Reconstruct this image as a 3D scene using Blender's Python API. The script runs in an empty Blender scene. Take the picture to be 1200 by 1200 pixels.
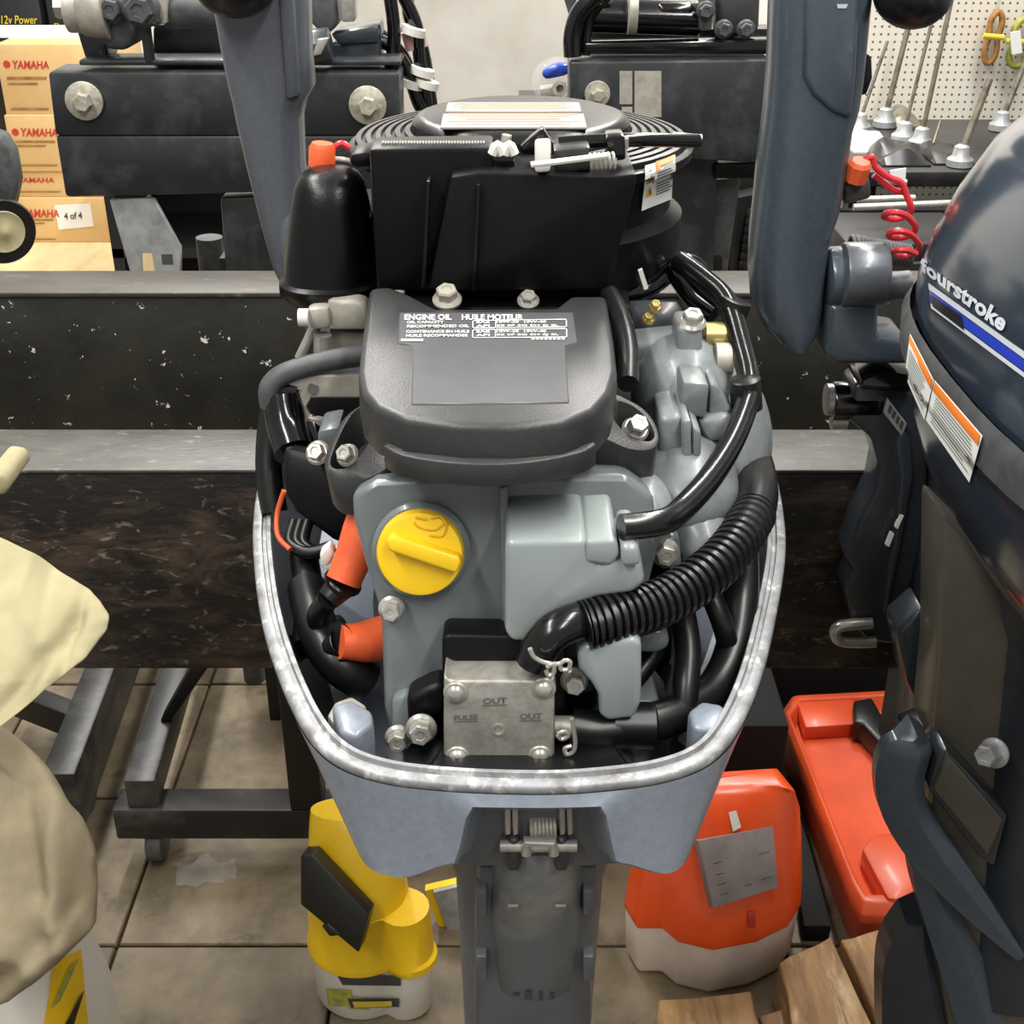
import bpy, bmesh, math, random
from mathutils import Vector, Matrix, noise
from mathutils.bvhtree import BVHTree
random.seed(7)
V = Vector
scn = bpy.context.scene
COL = scn.collection

# ------------------------------------------------------------------ camera, world, lamps, exposure
FPX = 1500.0; PITCH = math.radians(28); CAMH = 1.35
cd = bpy.data.cameras.new('camera'); cam = bpy.data.objects.new('camera', cd); COL.objects.link(cam)
cd.sensor_fit = 'HORIZONTAL'; cd.sensor_width = 36; cd.lens = 36*FPX/1200; cd.clip_start = .02
cam.location = (0, 0, CAMH); cam.rotation_euler = (math.pi/2-PITCH, 0, 0); scn.camera = cam
w = bpy.data.worlds.new('world'); scn.world = w; w.use_nodes = True
w.node_tree.nodes['Background'].inputs[0].default_value = (1, .985, .96, 1)
w.node_tree.nodes['Background'].inputs[1].default_value = .32
def lamp(name, loc, sx, sy, watts, col=(1, .975, .93)):
    l = bpy.data.lights.new(name, 'AREA'); l.shape = 'RECTANGLE'; l.size = sx; l.size_y = sy; l.energy = watts; l.color = col
    o = bpy.data.objects.new(name, l); COL.objects.link(o); o.location = loc; o['kind'] = 'structure'
for x in (-.9, .75):
    for y in (-.8, .55, 1.9, 3.4):  # nearest row added behind the camera to brighten the engine front
        lamp('ceiling_or_added_lamp', (x, y, 2.75), .14, 1.2, 40 if y > 3 else 24)
scn.view_settings.view_transform = 'Standard'; scn.view_settings.look = 'None'
scn.view_settings.gamma = 1; scn.view_settings.use_curve_mapping = False
scn.view_settings.exposure = .35

# ------------------------------------------------------------------ picture <-> place
RT = V((1, 0, 0)); UP = V((0, math.sin(PITCH), math.cos(PITCH))); FW = V((0, math.cos(PITCH), -math.sin(PITCH))); CAM = V((0, 0, CAMH))
def ray(u, v): return RT*((u-600)/FPX)+UP*(-(v-600)/FPX)+FW
def PY(u, v, Y): d = ray(u, v); return CAM+d*(Y/d.y)
def PZ(u, v, z): d = ray(u, v); return CAM+d*((z-CAMH)/d.z)
def PP(u, v, pl): d = ray(u, v); return CAM+d*((pl[0]-CAM).dot(pl[1])/d.dot(pl[1]))
def VP(Y): return (V((0, Y, 0)), V((0, -1, 0)))
def HP(z): return (V((0, 0, z)), V((0, 0, 1)))
def TP(u, v, Y, tilt=0, yaw=0):
    t = math.radians(tilt); a = math.radians(yaw)
    return (PY(u, v, Y), V((math.sin(a)*math.cos(t), -math.cos(a)*math.cos(t), math.sin(t))))
def off(pl, d): return (pl[0]+pl[1]*d, pl[1])
def mpp(p): return (p-CAM).dot(FW)/FPX      # metres per pixel at a point

# ------------------------------------------------------------------ materials
def lin(c): return tuple(((x/255)/12.92 if x/255 <= .04045 else ((x/255+.055)/1.055)**2.4) for x in c)+(1,)
def mk(name, c1, c2=None, sc=12, rough=.5, metal=0, bump=0, bsc=150, coat=0, lo=.4, hi=.65, stretch=(1, 1, 1), c3=None, sc3=60, lo3=.6, hi3=.68, r2=None, trans=0, alpha=1, sheen=0, dist=.3, spec=.5):
    m = bpy.data.materials.new(name); m.use_nodes = True; nt = m.node_tree; N = nt.nodes; L = nt.links
    b = N['Principled BSDF']; b.inputs['Base Color'].default_value = lin(c1); b.inputs['Roughness'].default_value = rough
    b.inputs['Metallic'].default_value = metal; b.inputs['Coat Weight'].default_value = coat; b.inputs['Coat Roughness'].default_value = .12
    b.inputs['Transmission Weight'].default_value = trans; b.inputs['Alpha'].default_value = alpha
    b.inputs['Specular IOR Level'].default_value = spec
    tc = N.new('ShaderNodeTexCoord'); mp = N.new('ShaderNodeMapping'); mp.inputs['Scale'].default_value = stretch
    L.new(tc.outputs['Object'], mp.inputs['Vector'])
    def nz(s, lo, hi, det=6, dd=dist):
        n = N.new('ShaderNodeTexNoise'); n.inputs['Scale'].default_value = s; n.inputs['Detail'].default_value = det; n.inputs['Roughness'].default_value = .65
        n.inputs['Distortion'].default_value = dd
        L.new(mp.outputs['Vector'], n.inputs['Vector'])
        r = N.new('ShaderNodeMapRange'); r.inputs[1].default_value = lo; r.inputs[2].default_value = hi; L.new(n.outputs['Fac'], r.inputs[0]); return r.outputs[0]
    def mix(f, a, bcol):
        x = N.new('ShaderNodeMix'); x.data_type = 'RGBA'; L.new(f, x.inputs[0])
        if isinstance(a, tuple): x.inputs[6].default_value = a
        else: L.new(a, x.inputs[6])
        x.inputs[7].default_value = bcol; return x.outputs[2]
    cur = lin(c1)
    if c2:
        f = nz(sc, lo, hi); cur = mix(f, cur, lin(c2))
        if r2 is not None:
            rr = N.new('ShaderNodeMapRange'); rr.inputs[3].default_value = rough; rr.inputs[4].default_value = r2; L.new(f, rr.inputs[0]); L.new(rr.outputs[0], b.inputs['Roughness'])
    if c3: cur = mix(nz(sc3, lo3, hi3, 4), cur, lin(c3))
    if not isinstance(cur, tuple): L.new(cur, b.inputs['Base Color'])
    if bump:
        n = N.new('ShaderNodeTexNoise'); n.inputs['Scale'].default_value = bsc; n.inputs['Detail'].default_value = 4; L.new(mp.outputs['Vector'], n.inputs['Vector'])
        bp = N.new('ShaderNodeBump'); bp.inputs['Strength'].default_value = bump; bp.inputs['Distance'].default_value = .002
        L.new(n.outputs['Fac'], bp.inputs['Height']); L.new(bp.outputs[0], b.inputs['Normal'])
    return m
M = dict(
 cover=mk('charcoal_plastic', (50, 50, 51), (57, 57, 57), 30, .36, bump=.12, bsc=900),
 label_panel=mk('smooth_charcoal', (84, 84, 86), (90, 90, 91), 40, .38),
 black=mk('black_plastic', (9, 9, 10), (13, 13, 14), 20, .4, bump=.05, bsc=600, spec=.22),
 gloss=mk('gloss_black', (6, 6, 7), None, rough=.16, coat=.4),
 bulb=mk('satin_black', (11, 11, 12), None, spec=.35, rough=.3, bump=.08, bsc=700),
 rubber=mk('rubber', (14, 14, 15), (22, 22, 22), 40, .34),
 hose=mk('wet_rubber', (16, 16, 17), None, rough=.2),
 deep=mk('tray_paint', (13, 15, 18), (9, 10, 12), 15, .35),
 grey=mk('engine_grey_paint', (110, 117, 118), (102, 109, 110), 25, .3, bump=.04, bsc=250, coat=.25),
 grey2=mk('light_engine_grey', (148, 157, 156), (142, 150, 149), 25, .28, coat=.3),
 cast=mk('cast_manifold_grey', (132, 138, 138), (106, 113, 114), 30, .36, bump=.1, bsc=200, coat=.15),
 cowl=mk('blue_grey_metallic', (138, 146, 158), (128, 136, 148), 220, .38, metal=.2, coat=.3),
 rim=mk('worn_alloy_rim', (150, 152, 155), (112, 110, 106), 60, .45, metal=.3, lo=.45, hi=.7, c3=(206, 206, 204), sc3=90, lo3=.55, hi3=.7, bump=.25, bsc=140),
 slate=mk('slate_gloss', (46, 56, 68), (50, 60, 72), 300, .18, metal=.2, coat=.6),
 slate2=mk('slate_dark', (50, 55, 61), (44, 48, 53), 40, .3, coat=.3),
 tiller=mk('tiller_paint', (92, 96, 103), (85, 89, 96), 200, .32, metal=.2, coat=.25),
 tiller2=mk('tiller_slate', (76, 86, 95), (70, 79, 88), 200, .28, metal=.2, coat=.35),
 trimgrey=mk('trim_grey', (62, 65, 67), (84, 86, 87), 40, .45),
 leg=mk('leg_grey', (92, 96, 100), (84, 87, 90), 30, .38, coat=.1),
 legdirt=mk('leg_lever', (98, 103, 106), (146, 141, 128), 14, .42, lo=.55, hi=.8),
 steel=mk('steel', (198, 196, 188), (172, 169, 160), 60, .3, metal=.6),
 alu=mk('cast_alloy', (172, 170, 161), (148, 145, 136), 90, .4, metal=.45, bump=.12, bsc=400),
 alub=mk('bracket_alloy', (182, 178, 166), (156, 151, 140), 50, .42, metal=.2, bump=.05),
 brass=mk('brass', (190, 170, 110), None, rough=.3, metal=.8),
 yellow=mk('yellow_plastic', (244, 200, 22), (238, 192, 16), 25, .38, coat=.1),
 yellowd=mk('yellow_emboss', (214, 168, 12), None, rough=.5),
 orange=mk('orange_boot', (238, 104, 58), (222, 90, 46), 40, .45),
 orange2=mk('orange_can', (250, 90, 28), (242, 80, 24), 12, .35, coat=.2),
 orange3=mk('orange_case', (216, 82, 38), (196, 70, 32), 8, .42, coat=.1, bump=.04),
 red=mk('red_cord', (206, 52, 60), None, rough=.35),
 pink=mk('pink_wrap', (196, 150, 150), None, rough=.5),
 faded=mk('faded_print', (206, 150, 128), None, rough=.6), fadedp=mk('faded_label', (172, 170, 165), (156, 150, 144), 40, .5),
 olive=mk('olive_grey_paint', (82, 79, 71), (72, 70, 62), 20, .3, coat=.3),
 slate3=mk('slate_fairing', (78, 90, 102), (72, 84, 96), 90, .3, metal=.15, coat=.3),
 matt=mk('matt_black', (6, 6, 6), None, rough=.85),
 beamtop2=mk('rear_beam_top', (62, 57, 48), (44, 40, 33), 14, .5, stretch=(1, 2.5, 1), c3=(110, 104, 92), sc3=40, lo3=.6, hi3=.75, bump=.2, bsc=90),
 white=mk('white_plastic', (222, 220, 210), None, rough=.5),
 paper=mk('label_white', (238, 238, 234), None, rough=.5),
 ink=mk('label_ink', (70, 70, 70), None, rough=.6),
 inkw=mk('white_print', (226, 226, 226), None, rough=.6),
 lorange=mk('label_orange', (232, 126, 40), None, rough=.5),
 lyel=mk('label_yellow', (246, 196, 40), None, rough=.5),
 lred=mk('label_red', (200, 60, 50), None, rough=.5),
 lblue=mk('stripe_blue', (36, 60, 176), None, rough=.25, coat=.4),
 lsil=mk('stripe_silver', (196, 200, 208), None, rough=.25, coat=.4),
 lblack=mk('stripe_black', (16, 17, 20), None, rough=.25, coat=.4),
 milky=mk('milky_plastic', (224, 222, 210), (214, 210, 196), 10, .4, coat=.1),
 milky2=mk('dusty_milky_plastic', (214, 200, 186), (196, 180, 164), 9, .4, coat=.1),
 panel=mk('grey_panel', (150, 138, 134), (132, 122, 118), 30, .5),
 blackp=mk('black_panel', (22, 19, 12), None, rough=.45),
 beam=mk('beam_face', (24, 21, 18), (84, 68, 56), 11, .5, lo=.46, hi=.7, stretch=(1, 1, 2.4), c3=(140, 124, 108), sc3=42, lo3=.585, hi3=.74, bump=.5, bsc=60, dist=.9),
 beam2=mk('beam_far', (48, 47, 40), (30, 29, 25), 9, .4, lo=.35, hi=.65, c3=(210, 210, 204), sc3=75, lo3=.665, hi3=.69, bump=.3, bsc=70),
 beamtop=mk('worn_beam_top', (74, 72, 66), (46, 44, 40), 16, .45, lo=.42, hi=.68, stretch=(1, 2.5, 1), c3=(132, 128, 118), sc3=45, lo3=.6, hi3=.75, bump=.2, bsc=90),
 blacksteel=mk('black_steel', (38, 40, 42), (74, 78, 80), 14, .38, lo=.5, hi=.8, coat=.15),
 rack=mk('stand_black', (30, 30, 31), (92, 90, 86), 10, .4, lo=.52, hi=.85),
 rackb=mk('stand_dark', (12, 12, 13), (22, 22, 22), 12, .45),
 washer=mk('zinc_washer', (188, 184, 170), (150, 144, 128), 120, .5, metal=.3),
 galv=mk('galvanised', (176, 178, 178), (140, 142, 142), 30, .38, metal=.25),
 kraft=mk('carton', (222, 188, 132), (214, 178, 120), 10, .75),
 cream=mk('cream_canvas', (160, 152, 118), (146, 138, 105), 9, .85, bump=.5, bsc=45),
 sack=mk('beige_sack', (166, 153, 125), (142, 130, 103), 11, .8, bump=.5, bsc=40),
 ply=mk('plywood', (224, 200, 152), (206, 180, 130), 5, .6, stretch=(3, 1, 1)),
 wall=mk('white_wall', (240, 237, 230), (230, 226, 218), 5, .7, bump=.4, bsc=12),
 wood=mk('split_wood', (168, 130, 84), (112, 80, 48), 26, .65, stretch=(1, .18, 1), c3=(206, 178, 138), sc3=40, lo3=.52, hi3=.7, bump=.6, bsc=60),
 blackbin=mk('black_bin', (30, 31, 33), None, rough=.4),
 chalk=mk('yellow_chalk', (214, 190, 60), None, rough=.7),
 dark=mk('dark_stuff', (28, 28, 29), (44, 44, 44), 18, .35),
 blue=mk('blue_film', (40, 70, 170), None, rough=.3),
 clear=mk('clear_film', (240, 242, 242), None, rough=.06, alpha=.13),
 rodm=mk('rod_metal', (150, 142, 126), (110, 100, 86), 40, .4, metal=.5),
 cordo=mk('cord_orange', (176, 124, 66), (132, 92, 48), 60, .7),
 cordg=mk('cord_green', (136, 150, 70), (196, 180, 70), 60, .7),
 bagw=mk('white_sack_film', (226, 222, 212), None, rough=.4),
)
def floor_mat():
    m = mk('floor_tile', (122, 108, 84), (84, 72, 54), 9, .55, lo=.38, hi=.66, c3=(56, 46, 33), sc3=16, lo3=.58, hi3=.76, bump=.25, bsc=80)
    nt = m.node_tree; b = nt.nodes['Principled BSDF']; src = b.inputs['Base Color'].links[0].from_socket
    oi = nt.nodes.new('ShaderNodeObjectInfo'); mr = nt.nodes.new('ShaderNodeMapRange'); mr.inputs[3].default_value = .88; mr.inputs[4].default_value = 1.08
    hs = nt.nodes.new('ShaderNodeHueSaturation'); nt.links.new(oi.outputs['Random'], mr.inputs[0]); nt.links.new(mr.outputs[0], hs.inputs['Value'])
    nt.links.new(src, hs.inputs['Color']); nt.links.new(hs.outputs[0], b.inputs['Base Color'])
    for n in nt.nodes:
        if n.type == 'TEX_COORD':
            # each tile carries its own patch of the pattern
            ad = nt.nodes.new('ShaderNodeVectorMath'); ad.operation = 'ADD'; mu = nt.nodes.new('ShaderNodeMath'); mu.operation = 'MULTIPLY'; mu.inputs[1].default_value = 40
            nt.links.new(oi.outputs['Random'], mu.inputs[0]); mp = [k for k in nt.nodes if k.type == 'MAPPING'][0]
            nt.links.new(n.outputs['Object'], ad.inputs[0]); nt.links.new(mu.outputs[0], ad.inputs[1]); nt.links.new(ad.outputs[0], mp.inputs['Vector'])
    return m
M['tile'] = floor_mat()
M['grout'] = mk('grout', (78, 66, 48), None, rough=.8)
def peg_mat():
    m = mk('pegboard', (232, 226, 212), None, rough=.6); nt = m.node_tree; N = nt.nodes; L = nt.links
    tc = N.new('ShaderNodeTexCoord'); mp = N.new('ShaderNodeMapping'); mp.inputs['Scale'].default_value = (62, 62, 62)
    L.new(tc.outputs['Object'], mp.inputs[0]); fr = N.new('ShaderNodeVectorMath'); fr.operation = 'FRACTION'; L.new(mp.outputs[0], fr.inputs[0])
    sb = N.new('ShaderNodeVectorMath'); sb.operation = 'SUBTRACT'; sb.inputs[1].default_value = (.5, 0, .5); L.new(fr.outputs[0], sb.inputs[0])
    mu = N.new('ShaderNodeVectorMath'); mu.operation = 'MULTIPLY'; mu.inputs[1].default_value = (1, 0, 1); L.new(sb.outputs[0], mu.inputs[0])
    ln = N.new('ShaderNodeVectorMath'); ln.operation = 'LENGTH'; L.new(mu.outputs[0], ln.inputs[0])
    lt = N.new('ShaderNodeMath'); lt.operation = 'LESS_THAN'; lt.inputs[1].default_value = .17; L.new(ln.outputs['Value'], lt.inputs[0])
    mx = N.new('ShaderNodeMix'); mx.data_type = 'RGBA'; mx.inputs[6].default_value = lin((232, 226, 212)); mx.inputs[7].default_value = lin((110, 104, 94))
    L.new(lt.outputs[0], mx.inputs[0]); L.new(mx.outputs[2], N['Principled BSDF'].inputs['Base Color']); return m
M['peg'] = peg_mat()

# ------------------------------------------------------------------ mesh tools
ORG = {}; GEO = {}
def smooth_path(pts, k=6, closed=False):
    P = [V(p) for p in pts]; n = len(P); out = []
    rng = range(n if closed else n-1)
    for i in rng:
        if closed: a, b, c, d = P[i-1], P[i], P[(i+1) % n], P[(i+2) % n]
        else: a, b, c, d = P[max(i-1, 0)], P[i], P[i+1], P[min(i+2, n-1)]
        for j in range(k):
            t = j/k
            out.append(.5*((2*b)+(c-a)*t+(2*a-5*b+4*c-d)*t*t+(3*b-a-3*c+d)*t**3))
    if not closed: out.append(P[-1].copy())
    return out
class B:
    def __init__(s): s.bm = bmesh.new()
    def face(s, vs):
        try: s.bm.faces.new(vs)
        except ValueError: pass
    def poly(s, pts): s.face([s.bm.verts.new(p) for p in pts]); return s
    def prism(s, pts, vec, taper=1.0, tc=None):
        pts = [V(p) for p in pts]; c = tc or sum(pts, V())/len(pts)
        a = [s.bm.verts.new(p) for p in pts]; b = [s.bm.verts.new(c+(p-c)*taper+vec) for p in pts]
        s.face(a); s.face(b[::-1]); n = len(a)
        for i in range(n): s.face([a[i], b[i], b[(i+1) % n], a[(i+1) % n]])
        return s
    def px(s, uv, pl, depth, taper=1.0): return s.prism([PP(u, v, pl) for u, v in uv], pl[1]*-depth, taper)
    def box(s, c, size, rot=None):
        c = V(c); x, y, z = [k/2 for k in size]; R = rot or Matrix.Identity(3)
        s.prism([c+R@V(p) for p in ((-x, -y, -z), (x, -y, -z), (x, y, -z), (-x, y, -z))], R@V((0, 0, 2*z))); return s
    def box2(s, a, b): a, b = V(a), V(b); return s.box((a+b)/2, [abs(k) for k in (b-a)])
    def loft(s, loops, cap0=True, cap1=True, closed=True):
        R = [[s.bm.verts.new(p) for p in l] for l in loops]; n = len(R[0])
        for a, b in zip(R, R[1:]):
            for i in range(n if closed else n-1): s.face([a[i], a[(i+1) % n], b[(i+1) % n], b[i]])
        if cap0: s.face(R[0][::-1])
        if cap1: s.face(R[-1])
        return s
    def tube(s, pts, r, seg=12, k=5, closed=False, cap=True):
        P = smooth_path(pts, k, closed) if k > 1 else [V(p) for p in pts]; n = len(P)
        if callable(r): rad = [r(i/(n-1)) for i in range(n)]
        elif isinstance(r, (list, tuple)):
            rad = [r[min(int(i/(n-1)*(len(r)-1)), len(r)-2)]*(1-((i/(n-1)*(len(r)-1)) - min(int(i/(n-1)*(len(r)-1)), len(r)-2)))+r[min(int(i/(n-1)*(len(r)-1)), len(r)-2)+1]*((i/(n-1)*(len(r)-1)) - min(int(i/(n-1)*(len(r)-1)), len(r)-2)) for i in range(n)]
        else: rad = [r]*n
        loops = []; nrm = None
        for i in range(n):
            a = P[i-1] if (i or closed) else P[i]; b = P[(i+1) % n] if (i < n-1 or closed) else P[i]
            t = (b-a).normalized()
            if nrm is None: nrm = t.orthogonal().normalized()
            nrm = (nrm-t*nrm.dot(t)).normalized(); bi = t.cross(nrm)
            loops.append([P[i]+(nrm*math.cos(q)+bi*math.sin(q))*rad[i] for q in [2*math.pi*j/seg for j in range(seg)]])
        if closed: loops.append(loops[0]); s.loft(loops, False, False); bmesh.ops.remove_doubles(s.bm, verts=s.bm.verts, dist=1e-6)
        else: s.loft(loops, cap, cap)
        return s
    def cyl(s, a, b, r, r2=None, seg=20): return s.tube([a, b], [r, r if r2 is None else r2], seg, 1)
    def lathe(s, prof, o, ax=(0, 0, 1), seg=32, sx=1.0, sy=1.0, ref=None):
        ax = V(ax).normalized(); e1 = V(ref) if ref else ax.orthogonal().normalized(); e1 = (e1-ax*e1.dot(ax)).normalized(); e2 = ax.cross(e1); o = V(o)
        return s.loft([[o+ax*h+e1*(r*sx*math.cos(q))+e2*(r*sy*math.sin(q)) for q in [2*math.pi*j/seg for j in range(seg)]] for r, h in prof])
    def bevel(s, wd, seg=2, ang=30):
        bm = s.bm; bmesh.ops.recalc_face_normals(bm, faces=bm.faces)
        es = [e for e in bm.edges if len(e.link_faces) == 2 and e.calc_face_angle(0) > math.radians(ang)]
        bmesh.ops.bevel(bm, geom=es, offset=wd, segments=seg, profile=.5, affect='EDGES', clamp_overlap=True); return s
    def lump(s, amp, sc, seed=0):
        for v in s.bm.verts:
            v.co += V((noise.noise(v.co*sc+V((seed, 0, 0))), noise.noise(v.co*sc+V((0, seed+9, 3))), noise.noise(v.co*sc+V((5, 2, seed)))))*amp
        return s
    def out(s, name, mat, parent=None, ang=42, org=None, recalc=True):
        bm = s.bm
        if recalc: bmesh.ops.recalc_face_normals(bm, faces=bm.faces)
        vs = [v.co.copy() for v in bm.verts]; bm.verts.index_update()
        geo = (vs, [[v.index for v in f.verts] for f in bm.faces])
        if parent is not None: o3 = ORG[parent.name]
        elif org is not None: o3 = V(org)
        else:
            o3 = V((sum(p.x for p in vs)/len(vs), sum(p.y for p in vs)/len(vs), min(p.z for p in vs)))
        bmesh.ops.translate(bm, verts=bm.verts, vec=-o3)
        me = bpy.data.meshes.new(name); bm.to_mesh(me); bm.free()
        for p in me.polygons: p.use_smooth = True
        me.set_sharp_from_angle(angle=math.radians(ang))
        me.materials.append(M[mat]); ob = bpy.data.objects.new(name, me); COL.objects.link(ob)
        if parent is not None: ob.parent = parent
        else: ob.location = o3
        ORG[ob.name] = o3; GEO[ob.name] = geo; return ob
def tag(o, label, cat, group=None):
    o['label'] = label; o['category'] = cat
    if group: o['group'] = group
    return o
def thing(name, loc, label, cat, group=None):
    o = bpy.data.objects.new(name, None); COL.objects.link(o); o.location = loc; o.empty_display_size = .05; ORG[o.name] = V(loc)
    return tag(o, label, cat, group)
def struct(o): o['kind'] = 'structure'; return o
def copy_tree(o, delta, label=None, parent=None):
    c = o.copy(); COL.objects.link(c); ORG[c.name] = ORG[o.name]+V(delta)
    if parent is not None: c.parent = parent
    else: c.location = o.location+V(delta)
    if label: c['label'] = label
    for ch in list(o.children): copy_tree(ch, delta, None, c)
    return c
def hexbolt(pos, n, r, parent, name='bolt', mat='steel', h=None, flange=1.35, sub=False):
    n = V(n).normalized(); h = h or r*1.1; b = B()
    if flange: b.lathe([(r*flange, 0), (r*flange, r*.2), (r*1.1, r*.45)], pos, n, 20)
    b.lathe([(r, r*.2), (r, h), (r*.86, h+r*.18), (r*.5, h+r*.18), (r*.42, h+r*.05)], pos, n, 6)
    return b.out(name, mat, parent, 25)
def screw(pos, n, r, parent, mat='steel'):
    n = V(n).normalized(); b = B(); b.lathe([(r*1.15, 0), (r*1.15, r*.15), (r*.85, r*.5), (r*.3, r*.62)], pos, n, 18)
    o = b.out('screw', mat, parent); e1 = V((1, 0, .3)); e1 = (e1-n*e1.dot(n)).normalized(); e2 = n.cross(e1); q = B()
    for a, c in ((e1, e2), (e2, e1)): q.prism([pos+n*r*.6+a*r*.6*i+c*r*.12*j for i, j in ((-1, -1), (1, -1), (1, 1), (-1, 1))], n*r*.06)
    q.out('cross_slot', 'ink', o) if parent.parent is None else q.bm.free()
    return o
def text_geo(body, bold=0, res=3):
    cu = bpy.data.curves.new('t', 'FONT'); cu.body = body; cu.resolution_u = res; cu.offset = bold
    o = bpy.data.objects.new('t', cu); COL.objects.link(o); bpy.context.view_layer.update()
    me = bpy.data.meshes.new_from_object(o.evaluated_get(bpy.context.evaluated_depsgraph_get()))
    vs = [v.co.copy() for v in me.vertices]; fs = [list(p.vertices) for p in me.polygons]
    bpy.data.objects.remove(o); bpy.data.meshes.remove(me); bpy.data.curves.remove(cu)
    x0 = min(v.x for v in vs); x1 = max(v.x for v in vs); y0 = min(v.y for v in vs); y1 = max(v.y for v in vs)
    return [((v.x-x0)/(x1-x0), (v.y-y0)/(y1-y0)) for v in vs], fs
def bil(q, s, t):   # s to the right, t upward; q = top-left, top-right, bottom-right, bottom-left
    a = [q[0][i]*(1-s)+q[1][i]*s for i in (0, 1)]; b = [q[3][i]*(1-s)+q[2][i]*s for i in (0, 1)]
    return [b[i]*(1-t)+a[i]*t for i in (0, 1)]
BVH = {}
def on_surface(u, v, targets, lift):
    best = None; d = ray(u, v).normalized()
    for t in targets:
        if t.name not in BVH: BVH[t.name] = BVHTree.FromPolygons(*GEO[t.name])
        h = BVH[t.name].ray_cast(CAM, d)
        if h[0] is not None and (best is None or h[3] < best[3]): best = h
    if best is None: return None
    n = best[1] if best[1].dot(d) < 0 else -best[1]
    return best[0]+n*lift
def decal(name, quad, targets, mat, parent, rects=None, text=None, lift=.0005, n=8, bold=0, emb=0):
    b = B(); grid = []
    if text:
        uv, fs = text_geo(text, bold); pts = [on_surface(*bil(quad, *p), targets, lift) for p in uv]
        vs = [b.bm.verts.new(p) if p is not None else None for p in pts]
        for f in fs:
            if all(vs[i] is not None for i in f): b.face([vs[i] for i in f])
    else:
        for r in (rects or [(0, 0, 1, 1)]):
            nx = max(1, int(n*(r[2]-r[0])+.5)); ny = max(1, int(n*(r[3]-r[1])+.5)); g = []
            for j in range(ny+1):
                g.append([on_surface(*bil(quad, r[0]+(r[2]-r[0])*i/nx, r[1]+(r[3]-r[1])*j/ny), targets, lift) for i in range(nx+1)])
            vs = [[b.bm.verts.new(p) if p is not None else None for p in row] for row in g]
            for j in range(ny):
                for i in range(nx):
                    k = [vs[j][i], vs[j][i+1], vs[j+1][i+1], vs[j+1][i]]
                    if all(x is not None for x in k): b.face(k)
    for v in [v for v in b.bm.verts if not v.link_faces]: b.bm.verts.remove(v)
    if not b.bm.faces: b.bm.free(); return None
    return b.out(name, mat, parent)
def rnd_lines(x0, x1, y0, y1, n, h, seed=1):
    r = random.Random(seed); return [(x0, y, x0+(x1-x0)*r.uniform(.7, 1), y+h) for y in [y1-(y1-y0)*(i+.5)/n for i in range(n)]]
def cr(pts): return pts

# ================================================================== the setting
fl = struct(B().box2((-3.2, -1.5, -.06), (3.2, 4.7, -.012)).out('floor', 'grout', org=(0, 0, 0)))
tb = B().box((0, 0, -.006), (.301, .301, .012)).bevel(.0025, 1); tile0 = tb.out('tile', 'tile', fl)
ts = .305; first = True
for i in range(-5, 7):
    for j in range(-2, 8):
        x = -.542+ts*(i+.5); y = 1.272+ts*(j+.5)
        o = tile0 if first else tile0.copy()
        if not first: COL.objects.link(o)
        first = False; o.location = (x, y, random.uniform(-.0006, .0006)); o.rotation_euler = (0, 0, random.choice((0, 1, 2, 3))*math.pi/2)
struct(B().box2((-3.2, 4.6, -.02), (3.2, 4.7, 2.9)).out('wall_back', 'wall'))

# ================================================================== stand that carries the two motors
st = thing('motor_stand', (0, 1.45, 0), 'long black motor stand on castors with a scratched timber plank under the open engine', 'stand')
pk = B().box2((-1.3, 1.03, .628), (1.05, 1.115, .842)).bevel(.004).out('front_plank', 'beam', st)
B().box2((-1.3, 1.028, .842), (1.05, 1.117, .846)).bevel(.002).out('plank_cap', 'beamtop', st)
B().box2((-.575, 1.42, .055), (.27, 1.47, .11)).bevel(.004).out('base_bar', 'rack', st)
for x0, x1 in ((-.318, -.272), (.205, .25)):
    B().box2((x0, 1.42, .11), (x1, 1.465, .88)).bevel(.003).out('post', 'rackb', st)
for x in (-1.1, -.2, .15, .9): B().box2((x, 1.114, .68), (x+.05, 1.321, .74)).bevel(.003).out('plank_arm', 'rackb', st)
def rail(xa, xb, ya, yb, z0, z1, wd, par): return B().prism([(xa-wd/2, ya, z0), (xa+wd/2, ya, z0), (xa+wd/2, ya, z1), (xa-wd/2, ya, z1)], V((xb-xa, yb-ya, 0))).bevel(.004).out('base_rail', 'rack', par)
rail(-.53, -.575, 1.425, 2.3, .11, .16, .045, st)
b = B(); b.px([(187,846),(201,846),(300,700),(270,700)], VP(1.56), .03); b.bevel(.003).out('brace', 'rackb', st)
def castor(x, y, par):
    b = B(); b.cyl((x-.012, y, .03), (x+.012, y, .03), .029, seg=24); b.bevel(.003); b.out('castor_wheel', 'trimgrey', par)
    B().box((x, y, .062), (.036, .05, .01)).out('castor_plate', 'rack', par)
castor(-.525, 1.445, st); castor(.22, 1.445, st); castor(-.57, 2.25, st)
st2 = thing('engine_trolley', (-.66, 1.8, 0), 'dark steel trolley base rail on the far left floor beside the castor stand', 'stand')
rail(-.65, -.70, 1.44, 2.3, .06, .16, .05, st2)
b = B(); b.prism([(-.83, 1.72, .05), (-.83, 1.76, .05), (-.83, 1.76, .1), (-.83, 1.72, .1)], V((.17, -.09, 0))); b.bevel(.003).out('brace', 'rackb', st2)
castor(-.665, 1.55, st2); castor(-.70, 2.2, st2)

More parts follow.
